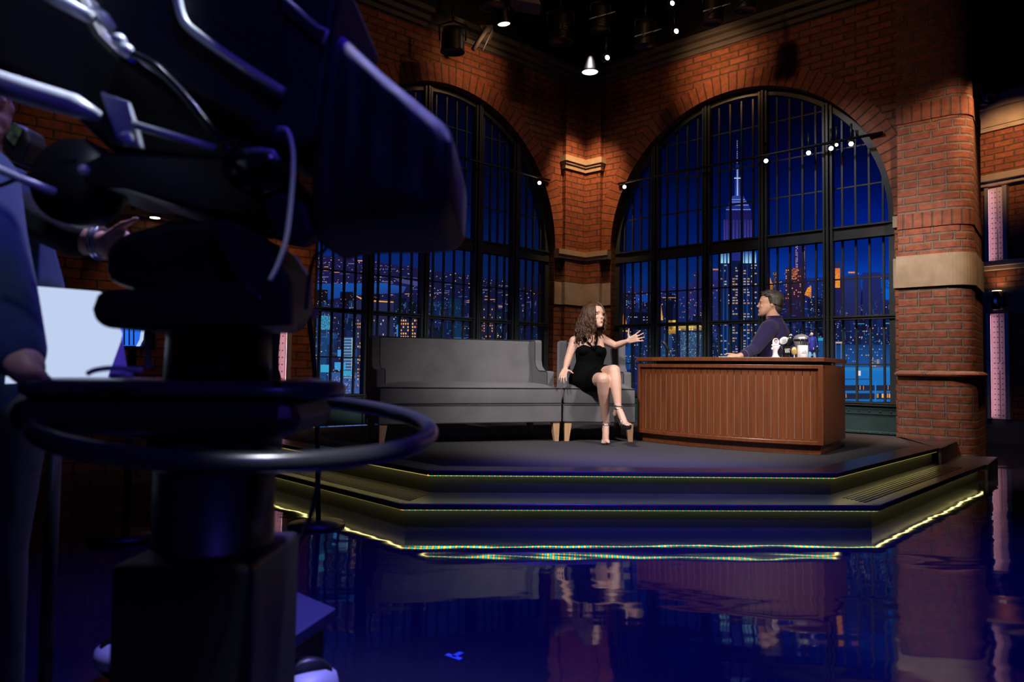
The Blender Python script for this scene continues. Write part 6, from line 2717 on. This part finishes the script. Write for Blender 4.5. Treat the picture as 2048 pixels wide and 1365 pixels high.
# hanging lamps that show in the picture
LZ = 4.75
l1 = A(1180, 145, 8.35)
fixture('studio_lamp', 'round lit lamp hanging over the corner pilaster', l1, (l1.x + .03, l1.y + .2, 0), .105, .2)
l2 = A(1008, 49, 7.6)
fixture('studio_lamp', 'round lit lamp hanging high over the left window arch', l2, (l2.x + .6, l2.y + .6, 0), .075, .2, M['bulb_warm'])
for k, (x, y, lab) in enumerate(((1215, 115, 'small lit lamp above and right of the corner lamp'), (1353, 62, 'narrow lit lamp over the middle of the desk window'), (1345, 6, 'narrow lit lamp at the top edge over the desk window'))):
    q = A(x, y, 7.2)
    fixture('strip_lamp', lab, q, (q.x + .2, q.y - .9, q.z - .12), .028, .10, M['bulb'])
fx = [(1120, 85, 7.9, '16', 'dark unlit lamp marked 16 left of the corner lamp'), (985, 14, 7.4, '13', 'dark unlit lamp marked 13 at the top edge above the left window')]
for (x, y, Yd, num, lab) in fx:
    q = A(x, y, Yd)
    t = fixture('dark_lamp', lab, q, (q.x, q.y + .3, 0), .14, .34, None, None, False)
    me = text_mesh(num, .11, .001)
    me.materials.append(M['cornice'])
    o = bpy.data.objects.new('lamp_number', me)
    COL.objects.link(o)
    o.parent = t
    o.rotation_euler = (PI / 2, 0, 0)
    o.location = (.02, -.15, .12)
for k, (x, y, Yd, lab) in enumerate(((1290, 95, 7.4, 'dark lamp with bright clips between the two narrow lit lamps'), (1490, 22, 7.0, 'dark lamp near the cornice right of the narrow lamps'), (1425, 46, 7.2, 'dark lamp hanging left of the cornice lamp over the window'), (1200, 60, 7.6, 'dark lamp hanging directly above the corner lamp'))):
    q = A(x, y, Yd)
    t = fixture('dark_lamp', lab, q, (q.x - .1, q.y + .4, 0), .11, .28, None, None, False)
    mb = MB()
    for j in range(3):
        mb.tube([V(-.14 + .10 * j, -.14, .05 + .03 * j), V(-.05 + .10 * j, -.14, .08 + .03 * j)], .006, 6)
    mb.build('barn_door_clips', M['bare'], t)
q = A(955, 75, 8.0)
t = thing('hanging_bracket', 'pale grey hanging bracket with two long rods left of the lit lamp', 'bracket', q)
mb = MB()
mb.tube([A(975, 55, 8.0), A(946, 100, 8.0)], .028, 10)
mb.tube([A(985, 58, 8.0), A(965, 102, 8.0)], .008, 8)
wparent(mb.build('bracket_rods', M['cornice']), t)
mb = MB()
mb.prism([A(x, y, 8.0) for x, y in ((960, 50), (986, 50), (980, 64), (966, 66))], (0, .2, 0))
wparent(mb.build('bracket_head', M['cornice']), t)
q = A(1050, 4, 6.6)
mb = MB()
mb.prism([A(x, y, 6.6) for x, y in ((1020, -12), (1075, -8), (1083, 10), (1030, 1))], (0, .3, .05))
tag(mb.build('ceiling_panel', M['cornice'], bevel=.01), 'pale grey panel cut off by the top edge above the lit lamp', 'panel')
q = A(905, 105, 7.4)
t = fixture('dark_lamp', 'black flag fronted lamp hanging before the crown of the left window arch', q, (q.x, q.y + .5, 0), .13, .26, None, None, False)
q = A(1980, 190, 7.7)
fixture('dark_lamp', 'dark round lamp beyond the top of the round pier, before the pale cornice', q, (q.x - .3, q.y - 1.0, q.z - .25), .10, .26, M['chrome'])

# pipes of little lamps behind both windows
for side, xs_, lab in (('R', (1240, 1768), 'thin pipe carrying small lamps behind the desk window'), ('L', (900, 1096), 'thin pipe behind the left window, one small lamp near its end')):
    zz = SZ(side, 1617, 306, 0)[1] if side == 'R' else SZ('L', 1079, 366, 0)[1]
    s0_, s1_ = sorted((SZ(side, xs_[0], 320, 0)[0], SZ(side, xs_[1], 320, 0)[0]))
    mb = MB()
    mb.tube([W(side, s0_, 0.045, zz + .055), W(side, s1_, 0.045, zz + .055)], .016, 12)
    tag(mb.build('lighting_pipe', M['plastic']), lab, 'pipe')
lamps = [('R', 1249, 374, 'lit bead lamp at the left edge of the desk window'), ('R', 1532, 322, 'lit bead lamp beside the middle mullion of the desk window'), ('R', 1617, 306, 'lit bead lamp left of the right mullion of the desk window'),
         ('R', 1662, 297, 'brightest bead lamp just right of the right mullion of the desk window'), ('R', 1673, 290, 'half hidden bead lamp in the cluster right of the right mullion'), ('R', 1702, 288, 'rightmost lit bead lamp of the desk window'), ('L', 1079, 366, 'single lit bead lamp at the right edge of the left window')]
for side, x, y, lab in lamps:
    s_, z_ = SZ(side, x, y, .03)
    q = W(side, s_, .03, z_)
    tgt = V(0.6, 2.0, 1.6)
    fixture('bead_lamp', lab, q, tgt, .026 if x != 1673 else .018, .09, M['bulb_warm'] if x == 1673 else M['bulb'], 'small lamps on the window pipes')

WARM = (1.0, .51, .23)
NEU = (1.0, .92, .87)
# key and fill on the set
spot('key_light', (-1.3, 1.6, 4.9), (1.2, 6.1, .85), 1650, NEU, 34, .6, .25)
spot('key_light', (3.6, 1.4, 4.9), (1.0, 6.1, .95), 1400, NEU, 34, .6, .25)
spot('desk_light', (1.0, 2.0, 5.0), (2.0, 6.0, .9), 260, NEU, 24, .6, .2)
# warm grazers on brick
c0 = CORNER
bis = (NR + NL).normalized()
g = c0 + bis * 1.0
spot('pilaster_light', (g.x, g.y, 4.9), (c0.x, c0.y, 2.75), 300, WARM, 52, .95, .05)
spot('pilaster_light', (g.x - .1, g.y - .6, 4.9), (c0.x, c0.y, 1.7), 150, NEU, 18, .9, .05)
for side, mid, k in (('R', mid_r, 1.0), ('L', mid_l, .55)):
    spot('arch_light', W(side, mid - .2, .8, 4.75), W(side, mid - .2, 0, 4.72), 34 * k, WARM, 92, 1.0, .05)
spot('wall_fill_light', (0.2, 4.5, 5.6), W('R', 2.6, 0, 4.0), 75, WARM, 60, 1.0, .1)  # added fill pair to lift the upper brick, stands for no lamp
spot('wall_fill_light', (2.0, 5.0, 5.6), W('L', 2.6, 0, 4.0), 60, WARM, 60, 1.0, .1)
spot('pier_light', W('R', PS1 + .6, 1.5, 4.9), W('R', PS1 - .1, .0, 2.2), 300, (1.0, .60, .36), 50, .9, .05)
spot('pier_low_light', W('R', PS0 - .4, 2.0, 4.6), W('R', PS0 + .4, .1, 1.1), 600, (1.0, .78, .63), 40, .9, .1)
spot('pier_graze', W('R', PS1 + RHO + .30, .02, 4.3), W('R', PS1 + RHO - .02, -.02, 2.5), 240, WARM, 46, .9, .04)
spot('side_wall_light', W('F', .4, 1.2, 4.6), W('F', .2, 0, fz(305)), 95, WARM, 64, .9, .05)
spot('side_wall_light', W('F', sC, .13, fz(582)), W('F', sC, .02, fz(540)), 4, WARM, 100, .9, .02)
sL_ = SZ('L', 310, 434, .16)[0]
spot('left_arch_light', W('L', sL_, .16, zA - .06), W('L', sL_ - .05, .02, zA - .5), 8, WARM, 110, .8, .03)
spot('left_wall_light', W('L', 6.0, 1.0, 4.4), W('L', 6.2, 0, 2.4), 22, WARM, 50, .9, .05)
# blue wash on floor, stage front and the foreground camera
BLUE = (.045, .02, 1.0)
spot('blue_wash', (1.3, 2.7, 6.4), (1.3, 2.2, 0), 1500, BLUE, 56, .9, .3)
spot('blue_wash', (3.6, 2.6, 6.4), (2.6, 2.0, 0), 700, BLUE, 50, .9, .3)
spot('blue_wash', (-.9, 3.4, 6.3), (-.6, 1.9, 0), 800, BLUE, 44, .9, .3)
spot('blue_front', (1.0, -.6, 5.9), (.9, 4.1, .2), 3400, (.10, .07, 1.0), 21, .9, .25)
spot('blue_fill', (.9, -1.2, 3.2), (-.5, 1.2, 1.25), 70, (.12, .07, 1.0), 54, .9, .3)  # added fill that tints the near camera faces blue, no real lamp
spot('camera_top_light', (-.2, 2.6, 5.2), (-.4, 1.3, 1.0), 800, (.68, .66, 1.0), 30, .5, .2)
spot('bar_helper_spot', (.7, 1.7, 4.6), (-.84, 1.06, 1.38), 1300, (.82, .90, 1.0), 11, .4, .06)  # added narrow spot that only brightens the pan bars
spot('ring_helper_spot', (.35, .25, 4.2), (-.28, 1.03, .80), 800, (.85, .90, 1.0), 5, .9, .05)  # added narrow spots that make the steering ring highlights
spot('ring_helper_spot', (.7, 2.2, 4.6), (-.20, 1.52, .84), 800, (.75, .80, 1.0), 7, .8, .05)
spot('operator_helper_spot', (-.3, .2, 3.4), (-1.25, 1.45, 1.05), 75, (.66, .76, 1.0), 24, .8, .1)  # added spot that brightens the operator, no such lamp there
spot('left_pier_light', W('L', 4.4, 1.3, 4.0), W('L', 4.45, 0, 1.3), 110, WARM, 34, .9, .05)
spot('window_wash', (2.0, 6.6, 4.9), W('R', 3.6, -.1, 2.4), 170, (.9, .9, 1.0), 50, .9, .1)

w = bpy.data.worlds.new('world')
w.use_nodes = True
w.node_tree.nodes['Background'].inputs[0].default_value = (.006, .007, .016, 1)
w.node_tree.nodes['Background'].inputs[1].default_value = .25
sc.world = w
